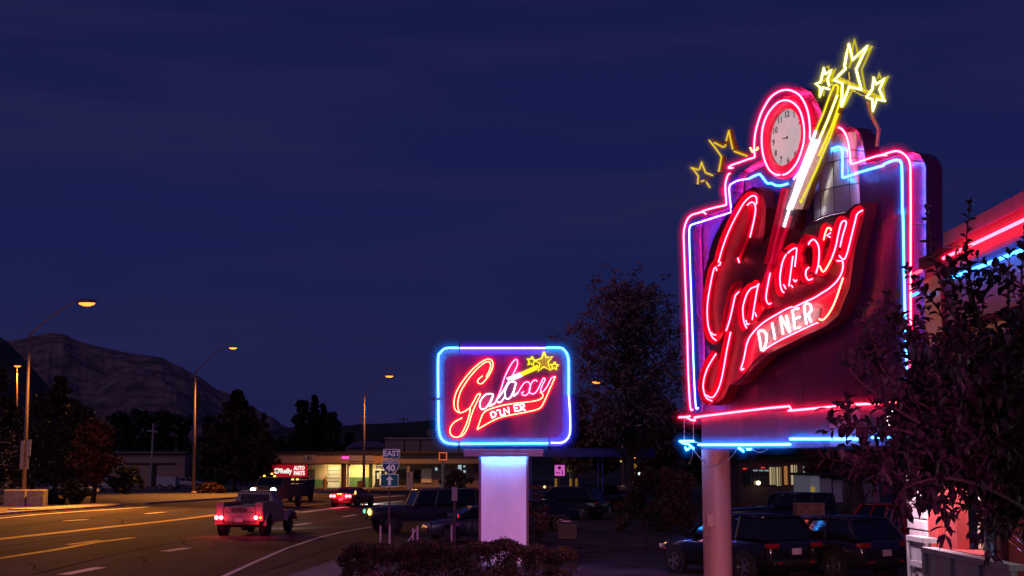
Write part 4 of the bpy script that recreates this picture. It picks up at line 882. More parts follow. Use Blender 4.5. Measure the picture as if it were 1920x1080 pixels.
a = at(1180, 884, 115); b = at(1190, 892.5, 115); m = MB(); m.box((a.x, 114.96, b.z), (b.x, 115, a.z)); pq = ob('plaque', m, ysg, o); m = MB(); cx2 = (a.x+b.x)/2; cz2 = (a.z+b.z)/2; m.tube([(cx2+.12, 114.93, cz2+.1), (cx2-.12, 114.93, cz2-.1)], .03, 5); m.tube([(cx2-.13, 114.93, cz2+.04), (cx2-.13, 114.93, cz2-.11), (cx2+.02, 114.93, cz2-.11)], .025, 5); ob('arrow', m, blackp, pq)
# traffic signals far off
for lb, px, py, colr, nm in (('far traffic signal head glowing yellow, left half of the pair', 1164.5, 858.5, (1,.75,.12), 'signal_yellow'), ('far traffic signal head glowing yellow, right half of the pair', 1171, 858.5, (1,.75,.12), 'signal_yellow'), ('far traffic signal glowing orange above the diamond sign', 1190, 858.5, (1,.22,.03), 'signal_orange')):
    p = at(px, py, 190); o = thing('traffic_light', lb, 'traffic light', (p.x, 190, 0), group='far traffic signals'); m = MB(); m.box((p.x-.35, 190.1, p.z-.6), (p.x+.35, 190.4, p.z+.6)); ob('housing', m, dark, o, bevel=.03)
    m = MB(); m.lathe([(.26,0),(.26,.1),(.1,.16)], Matrix.Translation((p.x, 190.08, p.z+.1)) @ RX, 12); m.lathe([(.2,0),(.2,.1)], Matrix.Translation((p.x, 190.08, p.z-.38)) @ RX, 12); ob('lens', m, emis(nm, colr, 1.5), o)
    m = MB(); m.tube([(p.x, 190.25, p.z+.6), (p.x, 190.25, p.z+1.6)], .05, 6); m.tube([(p.x, 190.25, p.z+1.6), (at(1168,0,190).x, 190.25, p.z+1.6)], .05, 6); ob('hanger', m, dark, o)
# interstate marker
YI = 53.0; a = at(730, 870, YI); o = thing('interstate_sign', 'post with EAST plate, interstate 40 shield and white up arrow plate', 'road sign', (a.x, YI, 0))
navy = mat('sign_navy', (.035,.075,.16), .5, emit=(.05,.10,.22), es=.04); teal = mat('sign_teal', (.01,.11,.16), .5, emit=(.02,.16,.22), es=.06); swh = mat('sign_white', (.85,.82,.88), .5, nz=.05, emit=(.8,.8,1), es=.10)  # faint glow in the sign paints stands in for reflected light
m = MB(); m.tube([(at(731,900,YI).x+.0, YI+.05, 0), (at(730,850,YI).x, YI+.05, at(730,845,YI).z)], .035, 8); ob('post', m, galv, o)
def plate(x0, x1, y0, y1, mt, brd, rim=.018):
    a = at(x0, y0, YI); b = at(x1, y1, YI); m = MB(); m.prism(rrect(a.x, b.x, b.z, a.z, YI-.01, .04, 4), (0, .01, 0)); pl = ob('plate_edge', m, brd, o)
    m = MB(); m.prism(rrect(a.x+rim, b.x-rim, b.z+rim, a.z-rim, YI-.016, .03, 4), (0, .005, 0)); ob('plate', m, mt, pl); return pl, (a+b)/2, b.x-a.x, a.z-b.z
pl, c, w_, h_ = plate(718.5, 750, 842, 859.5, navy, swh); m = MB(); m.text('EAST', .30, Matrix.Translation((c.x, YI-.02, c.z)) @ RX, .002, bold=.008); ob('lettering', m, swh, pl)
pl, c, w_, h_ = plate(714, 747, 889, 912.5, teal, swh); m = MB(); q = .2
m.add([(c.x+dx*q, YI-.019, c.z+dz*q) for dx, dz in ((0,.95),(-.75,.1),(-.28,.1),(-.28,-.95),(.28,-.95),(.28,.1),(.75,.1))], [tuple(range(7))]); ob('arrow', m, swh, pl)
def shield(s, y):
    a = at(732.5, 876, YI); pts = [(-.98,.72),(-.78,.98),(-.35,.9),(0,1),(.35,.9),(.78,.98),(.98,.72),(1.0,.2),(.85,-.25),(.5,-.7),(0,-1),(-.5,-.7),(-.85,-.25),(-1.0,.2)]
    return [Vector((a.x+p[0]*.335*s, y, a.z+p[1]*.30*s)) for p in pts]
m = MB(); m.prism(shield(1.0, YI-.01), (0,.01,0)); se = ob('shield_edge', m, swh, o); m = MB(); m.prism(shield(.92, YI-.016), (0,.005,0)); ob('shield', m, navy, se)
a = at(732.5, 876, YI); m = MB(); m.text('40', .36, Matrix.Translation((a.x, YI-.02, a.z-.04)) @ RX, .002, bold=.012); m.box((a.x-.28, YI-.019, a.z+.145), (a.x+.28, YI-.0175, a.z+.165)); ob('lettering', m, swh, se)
m = MB(); m.text('INTERSTATE', .085, Matrix.Translation((a.x, YI-.02, a.z+.205)) @ RX, .002, bold=.002); ob('lettering', m, swh, se)
# small plate sign + stakes + wire fence
YP = 51.0; o, c, w_, h_ = psign('narrow blank pale plate sign on a wooden post in front of the dark jeep', 852.5, 913, 939, 10.5, YP, mat('plate_mauve', (.48,.40,.46), .6), post=False)
m = MB(); m.box((c.x-.06, YP+.03, 0), (c.x+.06, YP+.13, c.z)); ob('post', m, mat('post_wood', (.12,.08,.10), .8), o)
stk = mat('stake_white', (.72,.62,.70), .6)
for i, (px, top, lean, lb) in enumerate(((713.5, 985, 0, 'leftmost white marker stake behind the hedge'), (731, 984, 0, 'white marker stake at the foot of the interstate sign'), (774.5, 990, 0, 'white marker stake crossed by the leaning one'), (768, 1010, 1, 'leaning white marker stake'), (783, 986, 0, 'white marker stake right of the crossed pair'), (847, 984, 0, 'rightmost white marker stake, under the plate sign'))):
    Y = 46.5; a = at(px, top, Y); m = MB()
    if lean: m.tube([(a.x-.15, Y, a.z-.25), (a.x+.22, Y, a.z+.32)], .022, 6)
    else: m.lathe([(.032,0),(.032,a.z-.03),(.015,a.z)], Matrix.Translation((a.x, Y, 0)), 8)
    tag(ob('marker_stake', m, stk, at_=(a.x, Y, 0)), lb, 'marker stake', 'white marker stakes')
o = thing('wire_fence', 'low fence of thin posts and a single rail behind the hedge', 'fence', (0, 47.5, 0)); zr = at(900, 977, 47.5).z
a = at(735, 977, 47.5); b = at(1215, 977, 47.5)
m = MB(); m.tube([(a.x, 47.5, zr), (b.x, 47.5, zr)], .014, 6); m.tube([(a.x, 47.5, zr*.5), (b.x, 47.5, zr*.5)], .008, 5); ob('rail', m, dark, o)
for px in (736, 808, 885, 960, 1028, 1142, 1213): m = MB(); x = at(px, 977, 47.5).x; m.tube([(x, 47.5, 0), (x, 47.5, zr+.04)], .028, 8); ob('post', m, dark, o)
# covered grill on legs near the fence
YG = 43.0; a = at(1045, 978, YG); b = at(1083, 1012, YG); o = thing('bin_on_legs', 'dark boxy bin on wheeled legs with a pale strip on its lid', 'bin', ((a.x+b.x)/2, YG, 0))
m = MB(); m.box((a.x, YG, b.z), (b.x, YG+.55, a.z-.04)); ob('box', m, blackp, o, bevel=.03); m = MB(); m.box((a.x-.02, YG-.02, a.z-.04), (b.x+.02, YG+.57, a.z+.02)); ld = ob('lid', m, dark, o, bevel=.02)
m = MB(); m.box((a.x+.15, YG-.03, a.z-.01), (a.x+.42, YG+.3, a.z+.028)); ob('strip', m, mat('strip_pale', (.55,.45,.6), .5), ld)
for x in (a.x+.05, b.x-.05):
    for y in (YG+.05, YG+.5): m = MB(); m.tube([(x, y, 0.06), (x, y, b.z)], .02, 6); m.lathe([(.05,-.015),(.05,.015)], Matrix.Translation((x, y, .055)) @ RX, 12); ob('leg', m, dark, o)
# building with lit windows behind the lot, right of pole, and pale shed
YW = 92.0; o = thing('lit_cafe', 'dark low building with a lit row of windows behind the sign pole', 'building', (at(1460,900,YW).x, YW, 0))
rect(o, 'wall', 1385, 1518, 862, 960, YW, 8, mat('cafe_wall', (.10,.06,.07), .9)); rect(o, 'roof', 1380, 1524, 856, 862, YW-.4, 9, roofm)
warm = emis('warm_window', (1,.78,.42), .42); cool = emis('cool_window', (.75,.85,1), .30)
for x0, x1, y0, y1, mt in ((1392, 1440, 883, 909, gls), (1412, 1441, 881, 884.5, cool), (1443, 1454, 876, 909, warm), (1456, 1465, 876, 911, warm), (1470, 1477, 874, 909, emis('amber_window', (1,.42,.12), .30)), (1483, 1495, 872, 909, warm), (1506, 1510, 874, 900, cool)):
    wd = rect(o, 'window', x0, x1, y0, y1, YW-.06, .05, mt); rect(wd, 'sill', x0-.5, x1+.5, y1, y1+1.3, YW-.14, .13, dark)
    if x1-x0 > 8:
        m = MB()
        for xx in np.linspace(x0, x1, 4)[1:-1]: p = at(xx, y0, YW); q = at(xx, y1, YW); m = MB(); m.box((p.x-.03, YW-.11, q.z), (p.x+.03, YW-.07, p.z)); ob('mullion', m, dark, wd)
for px, py in ((1422, 905.5), (1506, 906)):
    p = at(px, py, YW-.5); m = MB(); m.lathe([(.02,-.14),(.12,-.08),(.15,0),(.12,.08),(.02,.14)], Matrix.Translation(p), 12); gl2 = ob('globe_light', m, emis('globe_lamp', (1,.78,.4), 5), o); m = MB(); m.tube([p, (p.x, YW-.0, p.z)], .03, 6); ob('lamp_arm', m, dark, gl2)
for px, py in ((1396, 879), (1430, 877)): rect(o, 'red_neon', px-3, px+4, py-1.2, py+.8, YW-.1, .05, emis('red_glow', (1,.06,.02), .9))
o = thing('pale_shed', 'pale mauve shed walls between the lit building and the thick tree', 'shed', (at(1550,900,84).x, 84, 0)); ps = mat('shed_wall', (.42,.38,.50), .8)
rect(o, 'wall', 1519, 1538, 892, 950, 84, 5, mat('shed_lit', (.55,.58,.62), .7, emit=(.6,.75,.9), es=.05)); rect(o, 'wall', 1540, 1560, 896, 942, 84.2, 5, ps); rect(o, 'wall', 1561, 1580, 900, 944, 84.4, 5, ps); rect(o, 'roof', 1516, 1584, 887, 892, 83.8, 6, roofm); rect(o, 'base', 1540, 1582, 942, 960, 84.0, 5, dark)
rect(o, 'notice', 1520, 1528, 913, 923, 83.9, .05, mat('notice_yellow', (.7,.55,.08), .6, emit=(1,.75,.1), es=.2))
rect(o, 'side_wall', 1606, 1650, 898, 960, 86, 4, mat('side_wall', (.20,.15,.24), .8))
# scattered far lamps
for i, (px, py, Y, cl, s_) in enumerate(((1213, 888, 150, (1,.6,.2), .16), (1199, 888, 160, (.7,1,.9), .2), (1276, 903, 110, (.7,.95,1), .09), (1288, 893, 130, (1,.2,.04), .26), (1237, 887, 150, (1,.2,.04), .14), (1021, 913, 90, (1,.6,.25), .1), (1366, 888, 110, (1,.45,.2), .1), (1636, 945, 70, (1,.55,.2), .08))):
    p = at(px, py, Y); o = thing('yard_lamp', ['small amber lamp right of the arrow plaque', 'pale green lamp right of the diamond sign', 'tiny white lamp left of the sign pole', 'blurred orange lamp left of the sign pole', 'tiny red orange lamp beyond the russet shrub', 'amber lamp right of the white pylon', 'tiny orange lamp just right of the sign pole', 'small amber lamp near the red pickup'][i], 'lamp', (p.x, Y, 0))
    m = MB(); m.lathe([(s_*.2,-s_),(s_,0),(s_*.2,s_)], Matrix.Translation(p), 10); ob('lamp_globe', m, emis('yard_lamp_%d' % i, cl, 1.6), o); m = MB(); m.tube([(p.x, Y, 0), (p.x, Y, p.z-s_)], .04, 6); ob('post', m, dark, o)

# ================================================================== VEHICLES (local frame: x forward, z up)
tyreM = mat('tyre_rubber', (.012,.012,.013), .85); rimM = mat('alloy_rim', (.45,.42,.45), .3, .9); glassM = mat('car_glass', (.008,.008,.012), .06, coat=.6)
tl_on = emis('tail_light_lit', (1,.10,.12), 16); tl_off = mat('tail_light_dark', (.30,.01,.02), .2, coat=.6); plateM = mat('licence_plate', (.62,.50,.62), .5, nz=.1)
def wheel(o, x, y, r, wd=.24):
    M = Matrix.Translation((x, y, r)) @ RX; s = 1
    m = MB(); m.lathe([(r*.62,-wd/2+.04),(r*.66,-wd/2),(r*.9,-wd/2),(r,-wd*.36),(r,wd*.36),(r*.9,wd/2),(r*.66,wd/2),(r*.62,wd/2-.04)], M, 26); w_ = ob('wheel', m, tyreM, o, smooth=True, local=True)
    m = MB(); yy = wd/2+.004
    for sg in (-1, 1):
        vs = []; 
        m.lathe([(r*.66, sg*yy-.02), (r*.66, sg*yy+.01), (r*.57, sg*yy+.006), (r*.57, sg*yy-.02)], M, 24, cap=False)
        for k in range(5):
            a = 2*math.pi*k/5; c_, s_ = math.cos(a), math.sin(a); q = [(r*.10,-r*.09),(r*.60,-r*.06),(r*.60,r*.06),(r*.10,r*.09)]
            m.prism([M @ Vector((c_*u-s_*v, s_*u+c_*v, sg*(yy-.02))) for u, v in q], (M.to_3x3() @ Vector((0,0,sg*.03))))
        m.lathe([(r*.14, sg*yy-.015), (r*.12, sg*yy+.02)], M, 12)
    ob('rim', m, rimM, w_, local=True)
def loft(m, st, cap=True):
    vs = []; n = len(st[0])
    for s_ in st: vs += s_
    fs = [(i*n+j, (i+1)*n+j, (i+1)*n+(j+1) % n, i*n+(j+1) % n) for i in range(len(st)-1) for j in range(n)]
    if cap: fs += [tuple(range(n)), tuple(range(len(st)*n-1, (len(st)-1)*n-1, -1))]
    return m.add(vs, fs)
def ringx(x, zb, zt, w, top=.88):
    a = [(w*.55, zb), (w*.90, zb+.02), (w*.99, zb+(zt-zb)*.28), (w, zb+(zt-zb)*.58), (w*.965, zb+(zt-zb)*.84), (w*top, zt-.015), (w*.55, zt+.015)]
    return [(x, y, z) for y, z in a] + [(x, -y, z) for y, z in a[::-1]]
def car(name, label, X, Y, heading, st, gh, H, body, wheels, wr=.34, cat='car', lights=(), plate=None, roofM=None, group=None, fen=True):
    o = thing(name, label, cat, (X, Y, 0), heading, group)
    m = MB(); loft(m, [ringx(*s_) for s_ in st]); b = ob('body', m, body, o, smooth=True, local=True)
    sd = b.modifiers.new('s', 'SUBSURF'); sd.levels = 1; sd.render_levels = 2
    W = max(s_[3] for s_ in st)
    # greenhouse: (belt x rear, belt x front, roof x rear, roof x front, belt z, half width belt, half width roof)
    xb0, xb1, xt0, xt1, zb, wb, wt = gh
    m = MB(); lo = [(xb0, wb, zb), (xb1, wb*.94, zb), (xb1, -wb*.94, zb), (xb0, -wb, zb)]; hi = [(xt0, wt, H-.05), (xt1, wt*.96, H-.05), (xt1, -wt*.96, H-.05), (xt0, -wt, H-.05)]
    m.add(lo+hi, [(0,1,5,4), (1,2,6,5), (2,3,7,6), (3,0,4,7), (4,7,6,5)[::-1], (0,3,2,1)]); ob('window', m, glassM, o, local=True, bevel=.07)
    m = MB(); loft(m, [[(xt0-.05, s1_*wt*f, z) for s1_, f, z in ((1,1,H-.07),(1,.98,H-.03),(1,.6,H-.005),(-1,.6,H-.005),(-1,.98,H-.03),(-1,1,H-.07))], [((xt0+xt1)/2, s1_*wt*f, z) for s1_, f, z in ((1,1.03,H-.07),(1,1.0,H-.01),(1,.6,H+.02),(-1,.6,H+.02),(-1,1.0,H-.01),(-1,1.03,H-.07))], [(xt1+.05, s1_*wt*f, z) for s1_, f, z in ((1,.97,H-.08),(1,.95,H-.04),(1,.6,H-.01),(-1,.6,H-.01),(-1,.95,H-.04),(-1,.97,H-.08))]]); ob('roof', m, roofM or body, o, local=True, smooth=True)
    for sg in (1, -1):
        for a_, b_, r_2 in (((xb0, sg*wb*1.005, zb), (xt0, sg*wt*1.01, H-.05), .055), ((xb1, sg*wb*.95, zb), (xt1, sg*wt*.97, H-.05), .045)) + tuple(((xb0+(xb1-xb0)*f, sg*wb*1.0, zb), (xt0+(xt1-xt0)*f, sg*wt*1.0, H-.05), .035) for f in (.36, .66)):
            m = MB(); m.tube([a_, b_], r_2, 6); ob('pillar', m, body, o, local=True)
    for x in wheels:
        for sg in (1, -1):
            if fen:
                m = MB(); m.lathe([(wr*1.22, -.02), (wr*1.22, .012)], Matrix.Translation((x, sg*(W-.005), wr*1.02)) @ RX, 26); ob('wheel_arch', m, blackp, o, local=True)
            wheel(o, x, sg*(W-.10), wr)
    for sg in (1, -1): m = MB(); m.lathe([(.05,-.1),(.10,-.07),(.10,.07),(.05,.1)], Matrix.Translation((xb1-.12, sg*(W+.06), zb+.08)), 10); ob('mirror', m, body, o, local=True)
    for nm, c, s_, mt in lights:
        for sg in (1, -1):
            m = MB(); m.box((c[0]-s_[0], sg*c[1]-s_[1], c[2]-s_[2]), (c[0]+s_[0], sg*c[1]+s_[1], c[2]+s_[2])); ob(nm, m, mt, o, local=True, bevel=min(s_)*.4)
    if plate:
        m = MB(); m.box((plate[0]-.01, -.155, plate[1]-.08), (plate[0]+.01, .155, plate[1]+.08)); ob('licence_plate', m, plateM, o, local=True)
    m = MB(); xr = st[0][0]; m.box((xr-.02, -W*.8, .42), (xr+.06, W*.8, .58)); ob('bumper', m, blackp, o, local=True, bevel=.03)
    for sg in (1, -1):
        for f in (.40, .70): x = xb0+(xb1-xb0)*f; m = MB(); m.box((x-.09, sg*W-.02, zb-.16), (x+.09, sg*W+.025, zb-.13)); ob('door_handle', m, mat('chrome', (.75,.75,.75), .12, 1), o, local=True)
    if 0: ob('door_handle', m, mat('chrome', (.75,.75,.75), .12, 1), o, local=True)
    return o
suv_st = [(-2.34,.45,.92,.76),(-2.26,.32,1.04,.88),(-1.6,.26,1.08,.94),(-.4,.24,1.07,.95),(.9,.25,1.06,.95),(1.5,.27,1.02,.93),(2.0,.3,.94,.88),(2.28,.38,.80,.74),(2.36,.45,.66,.66)]
blackcar = mat('black_car_paint', (.010,.009,.013), .18, .2, coat=1); purp = mat('dark_car_paint', (.022,.018,.030), .22, .3, coat=1); redcar = mat('red_pickup_paint', (.28,.01,.02), .3, coat=.8); jeepm = mat('jeep_paint', (.022,.024,.045), .4, coat=.4); silv = mat('silver_blue_paint', (.10,.10,.15), .3, .5, coat=.8)
def suvl(tl): return [('tail_light', (-2.26,.74,.93), (.10,.17,.06), tl), ('headlight', (2.22,.62,.72), (.10,.16,.06), mat('headlight_off', (.5,.5,.55), .1, coat=1)), ('reflector', (-2.35,.55,.50), (.02,.09,.025), tl_off)]
p = at(1400, 1000, 37.0); HD = R(122)
car('parked_suv', 'black parked estate car half hidden by the sign pole, plate showing', 6.05, 36.8, HD, suv_st, (-2.14, .95, -1.75, .25, 1.05, .88, .70), 1.68, blackcar, (-1.42, 1.42), .36, lights=suvl(tl_off), plate=(-2.37, .78))
p = at(1568, 1000, 38.5)
car('parked_suv', 'dark parked car with pale roof edge between the black one and the red pickup', 8.45, 37.1, HD, suv_st, (-2.14, .95, -1.75, .25, 1.05, .88, .70), 1.62, purp, (-1.42, 1.42), .36, lights=suvl(tl_off), plate=(-2.37, .72))
pick_st = [(-2.7,.55,1.0,.86),(-2.62,.5,1.08,.93),(-1,.5,1.10,.95),(.4,.48,1.12,.95),(1.3,.48,1.10,.95),(2.2,.5,1.02,.92),(2.6,.55,.9,.8)]
p = at(1712, 1000, 42.0)
car('parked_pickup', 'red parked pickup with a dark cab window beside the brick column', 11.5, 40.6, R(122), pick_st, (-1.2, 1.2, -1.0, .6, 1.1, .90, .76), 1.85, redcar, (-1.7, 1.75), .40, cat='pickup', lights=[('tail_light', (-2.66,.84,.86), (.04,.07,.18), tl_off)], plate=(-2.72, .7))
# dark jeep
jeep_st = [(-2.0,.55,1.0,.78),(-1.95,.5,1.12,.80),(-.8,.48,1.15,.80),(.6,.48,1.15,.80),(1.2,.5,1.12,.74),(1.95,.55,1.05,.66),(2.0,.6,.98,.64)]
p = at(790, 985, 60.0)
car('dark_jeep', 'dark boxy off-road wagon facing left, amber front lamp glowing', p.x, 60.0, R(197), [(x*1.2, zb, zt+.05, w_*1.08) for x, zb, zt, w_ in jeep_st], (-2.3, .55, -2.25, .25, 1.18, .84, .76), 1.90, jeepm, (-1.55, 1.55), .42, cat='off-road car', lights=[('fog_light', (2.42,.5,.62), (.05,.09,.07), dark)])
o = C.objects[-1] if False else None
hl = emis('amber_lamp_lit', (1,.62,.08), 9); gln = emis('green_lamp_lit', (.25,.9,.6), 1.0)
JP = [x for x in C.objects if x.name == 'dark_jeep'][0]
for y, mt, r_ in ((.58, hl, .13), (-.58, gln, .10)):
    m = MB(); m.lathe([(r_,0),(r_*1.0,.05),(r_*.5,.09)], Matrix.Translation((2.42, y, .93)) @ Matrix.Rotation(R(90), 4, 'Y'), 14); ob('headlight', m, mt, JP, local=True, smooth=True)
m = MB()
for k in range(7): m.box((2.40, -.27+k*.08, .72), (2.43, -.23+k*.08, 1.02))
ob('grille', m, blackp, JP, local=True)
m = MB(); m.box((-2.56,-.25,.75), (-2.40,.25,1.3)); m.lathe([(.36,-.1),(.36,.1)], Matrix.Translation((-2.55,0,1.05)) @ Matrix.Rotation(R(90), 4, 'Y'), 20); ob('spare_wheel', m, tyreM, JP, local=True)
# sedan behind the fence
sed_st = [(-2.2,.4,.88,.7),(-2.1,.3,.98,.84),(-1.3,.24,1.0,.88),(0,.22,.96,.89),(.9,.24,.93,.88),(1.7,.26,.84,.82),(2.1,.32,.68,.66),(2.2,.4,.56,.58)]
p = at(862, 1000, 52.5)
car('parked_sedan', 'grey blue sedan nosing left behind the plate sign, spoked wheel showing', p.x+.7, 53.0, R(195), sed_st, (-1.6, 1.05, -1.0, .3, .95, .80, .60), 1.38, silv, (-1.3, 1.32), .33, lights=[('headlight', (2.0,.55,.64), (.10,.16,.05), mat('headlight_off', (.5,.5,.55), .1, coat=1)), ('tail_light', (-2.12,.62,.82), (.06,.14,.05), tl_off)])
# red lamp pair seen behind: a car tail right of the plate
o = thing('car_tail_lamps', 'pair of small stacked red car tail lamps on an added thin post right of the plate sign', 'tail lamp', (at(863,950,66).x, 66, 0))
p = at(863, 945, 66); 
for dy in (0, -.24): m = MB(); m.box((p.x-.05, 65.9, p.z+dy-.09), (p.x+.05, 66, p.z+dy+.09)); ob('red_lamp', m, emis('red_tail_lit', (1,.07,.04), 3.0), o)
m = MB(); m.tube([(p.x, 66.05, 0), (p.x, 66.05, p.z+.15)], .04, 6); ob('post', m, dark, o)  # post added to hold the tail lamps
# cars beyond the canopy posts
p = at(1065, 930, 74); car('parked_suv', 'dark large wagon with an amber side lamp right of the white pylon', p.x-.2, 74, R(152), suv_st, (-2.14, .95, -1.75, .25, 1.05, .88, .70), 1.78, blackcar, (-1.42, 1.42), .38, lights=suvl(tl_off)+[('side_lamp', (1.9,.86,.82), (.08,.03,.04), emis('side_amber', (1,.55,.08), 2.2))])
p = at(1140, 925, 84); car('parked_suv', 'dark hatchback seen right behind the blue canopy posts', p.x, 88, R(60), suv_st, (-2.14, .95, -1.75, .25, 1.05, .88, .70), 1.72, purp, (-1.42, 1.42), .38, lights=suvl(tl_off), plate=(-2.37, .8))
p = at(1020, 950, 62); car('parked_sedan', 'black sedan with a spoked wheel just right of the white pylon', p.x-.6, 62, R(185), sed_st, (-1.6, 1.05, -1.0, .3, .95, .80, .60), 1.38, blackcar, (-1.3, 1.32), .33, lights=[('headlight', (2.0,.55,.64), (.10,.16,.05), mat('headlight_off', (.5,.5,.55), .1, coat=1))])
p = at(1525, 960, 52); car('parked_jeep', 'dark boxy car with lit rear side window behind the parked cars', p.x-.6, 55, R(180), [(x*1.1, zb, zt+.15, w_) for x, zb, zt, w_ in jeep_st], (-2.0, .5, -1.9, .3, 1.22, .84, .70), 1.85, blackcar, (-1.4, 1.4), .4, cat='off-road car')
o = thing('wooden_crate', 'brown board crate in front of the dark boxy car', 'crate', (at(1520,958,50).x, 50, 0)); a = at(1495, 946, 50); b = at(1546, 966, 50); m = MB(); m.box((a.x, 50, .0), (b.x, 50.8, a.z)); ob('box', m, mat('crate_wood', (.30,.16,.12), .8, nz=.3), o)
m = MB(); 
for x in (a.x, (a.x+b.x)/2-.03, b.x-.06): m.box((x, 49.97, 0), (x+.06, 49.99, a.z))
m.box((a.x-.02, 49.95, a.z), (b.x+.02, 50.82, a.z+.05)); ob('batten', m, mat('crate_batten', (.36,.20,.16), .8), o)
for i, (px, py, Y, lb) in enumerate(((140, 912, 128, 'white car under the dark trees at far left'), (212, 908, 150, 'pale car right of the autumn tree trunk'), (350, 905, 165, 'pale car behind the second lamp post'))):
    p = at(px, py, Y); car('parked_car', lb, p.x, Y, R(4), sed_st, (-1.6, 1.05, -1.0, .3, .95, .80, .60), 1.42, mat('white_car_paint', (.45,.42,.45), .35, coat=.5), (-1.3, 1.32), .33, lights=[('headlight', (2.0,.55,.64), (.1,.16,.05), mat('headlight_off', (.5,.5,.55), .1, coat=1))])
o = thing('parked_trailer', 'white box trailer parked against the low hall', 'trailer', (at(302,915,160).x, 160, 0)); a = at(293, 894, 160); b = at(332, 915, 160); m = MB(); m.box((a.x, 160, .35), (b.x-.2, 162, a.z)); ob('box', m, mat('trailer_white', (.42,.42,.50), .6), o, bevel=.06)
for x in (a.x+.5, b.x-.8): wheel(o, x-o.location.x, -.1, .3)
m = MB(); m.tube([(b.x-.2, 161, .5), (b.x+.9, 161, .45)], .05, 6); ob('tow_bar', m, dark, o)
# moving vehicles ----------------------------------------------------
# utility pickup from behind
TX = gnd(461, 1006); heading = R(83); beige = mat('beige_truck_paint', (.27,.21,.21), .5, nz=.15, coat=.2); 
o = thing('utility_pickup', 'old beige utility pickup with red tail lights lit, driving away down the road', 'pickup', (TX.x, TX.y+2.5, 0), heading)
tr_st = [(-2.5,.55,1.15,.92),(-2.46,.5,1.30,.98),(-.4,.5,1.30,.99),(-.3,.5,1.18,.96),(.9,.5,1.18,.96),(1.0,.5,1.12,.90),(2.1,.5,1.10,.80),(2.35,.55,.98,.72)]
def sharp(st): return [[(x, y, z) for y, z in ((w_*.96,zb),(w_,zb+.1),(w_,zt-.05),(w_*.97,zt),(-w_*.97,zt),(-w_,zt-.05),(-w_,zb+.1),(-w_*.96,zb))] for x, zb, zt, w_ in st]
m = MB(); loft(m, sharp([(-2.5,.62,1.22,.66),(-2.5+.01,.62,1.24,.66),(-.6,.6,1.24,.66)])); ob('cargo_bed', m, beige, o, local=True, bevel=.03)
for sg in (1, -1):
    m = MB(); m.box((-2.52, .68*sg-(.0 if sg > 0 else .34), .62), (-.55, .68*sg+(.34 if sg > 0 else 0), 1.42)); ob('tool_cabinet', m, beige, o, local=True, bevel=.035)
    m = MB(); m.box((-2.535, .85*sg-.10, .95), (-2.52, .85*sg+.10, 1.25)); ob('cabinet_door', m, mat('beige_truck_dark', (.30,.24,.25), .5), o, local=True)
m = MB(); m.box((-2.535, -.34, 1.02), (-2.515, .34, 1.16)); ob('tailgate_plate', m, mat('tailgate_dark', (.07,.05,.06), .6), o, local=True)
m = MB(); m.box((-2.535, -.62, .68), (-2.52, .62, .98)); ob('tailgate', m, mat('beige_truck_dark', (.30,.24,.25), .5), o, local=True, bevel=.006)
m = MB(); loft(m, sharp([(-.52,.5,1.22,.90),(-.5,.5,1.25,.92),(.85,.5,1.25,.92),(1.0,.5,1.15,.86)])); ob('cab', m, beige, o, local=True, bevel=.03)
m = MB(); m.add([(-.5,.86,1.25),(.9,.82,1.25),(.9,-.82,1.25),(-.5,-.86,1.25),(-.42,.70,1.80),(.45,.68,1.80),(.45,-.68,1.80),(-.42,-.70,1.80)], [(0,1,5,4),(1,2,6,5),(2,3,7,6),(3,0,4,7),(4,5,6,7)]); ob('window', m, mat('truck_glass', (.05,.06,.07), .08, coat=.5), o, local=True)
m = MB(); m.box((-.46,-.71,1.78), (.5,.71,1.86)); ob('roof', m, beige, o, local=True, bevel=.03)
for x0, y0, x1, y1 in ((-.5,.86,-.42,.70),(-.5,-.86,-.42,-.70),(.9,.82,.45,.68),(.9,-.82,.45,-.68),(.2,.84,.1,.69),(.2,-.84,.1,-.69)): m = MB(); m.tube([(x0,y0,1.25),(x1,y1,1.80)], .04, 6); ob('pillar', m, beige, o, local=True)
m = MB(); loft(m, sharp([(1.0,.55,1.15,.62),(2.2,.6,1.08,.52),(2.3,.7,.95,.48)])); ob('hood', m, beige, o, local=True, bevel=.06)
for sg in (1, -1):
    P = [(1.0+.75*(1-math.cos(a)), .72*sg, .55+.42*math.sin(a)) for a in [math.pi*k/10 for k in range(11)]]
    m = MB(); vs = []
    for x, y, z in P: vs += [(x, sg*.52, z), (x, sg*1.02, z-.02), (x, sg*1.04, z-.14)]
    m.add(vs, [(3*i+j, 3*i+3+j, 3*i+4+j, 3*i+1+j) for i in range(10) for j in range(2)]); f_ = ob('front_fender', m, beige, o, local=True, smooth=True); s_ = f_.modifiers.new('s', 'SOLIDIFY'); s_.thickness = .03
for x in (-1.75, 1.75):
    for sg in (1, -1): wheel(o, x, sg*.86, .40, .26)
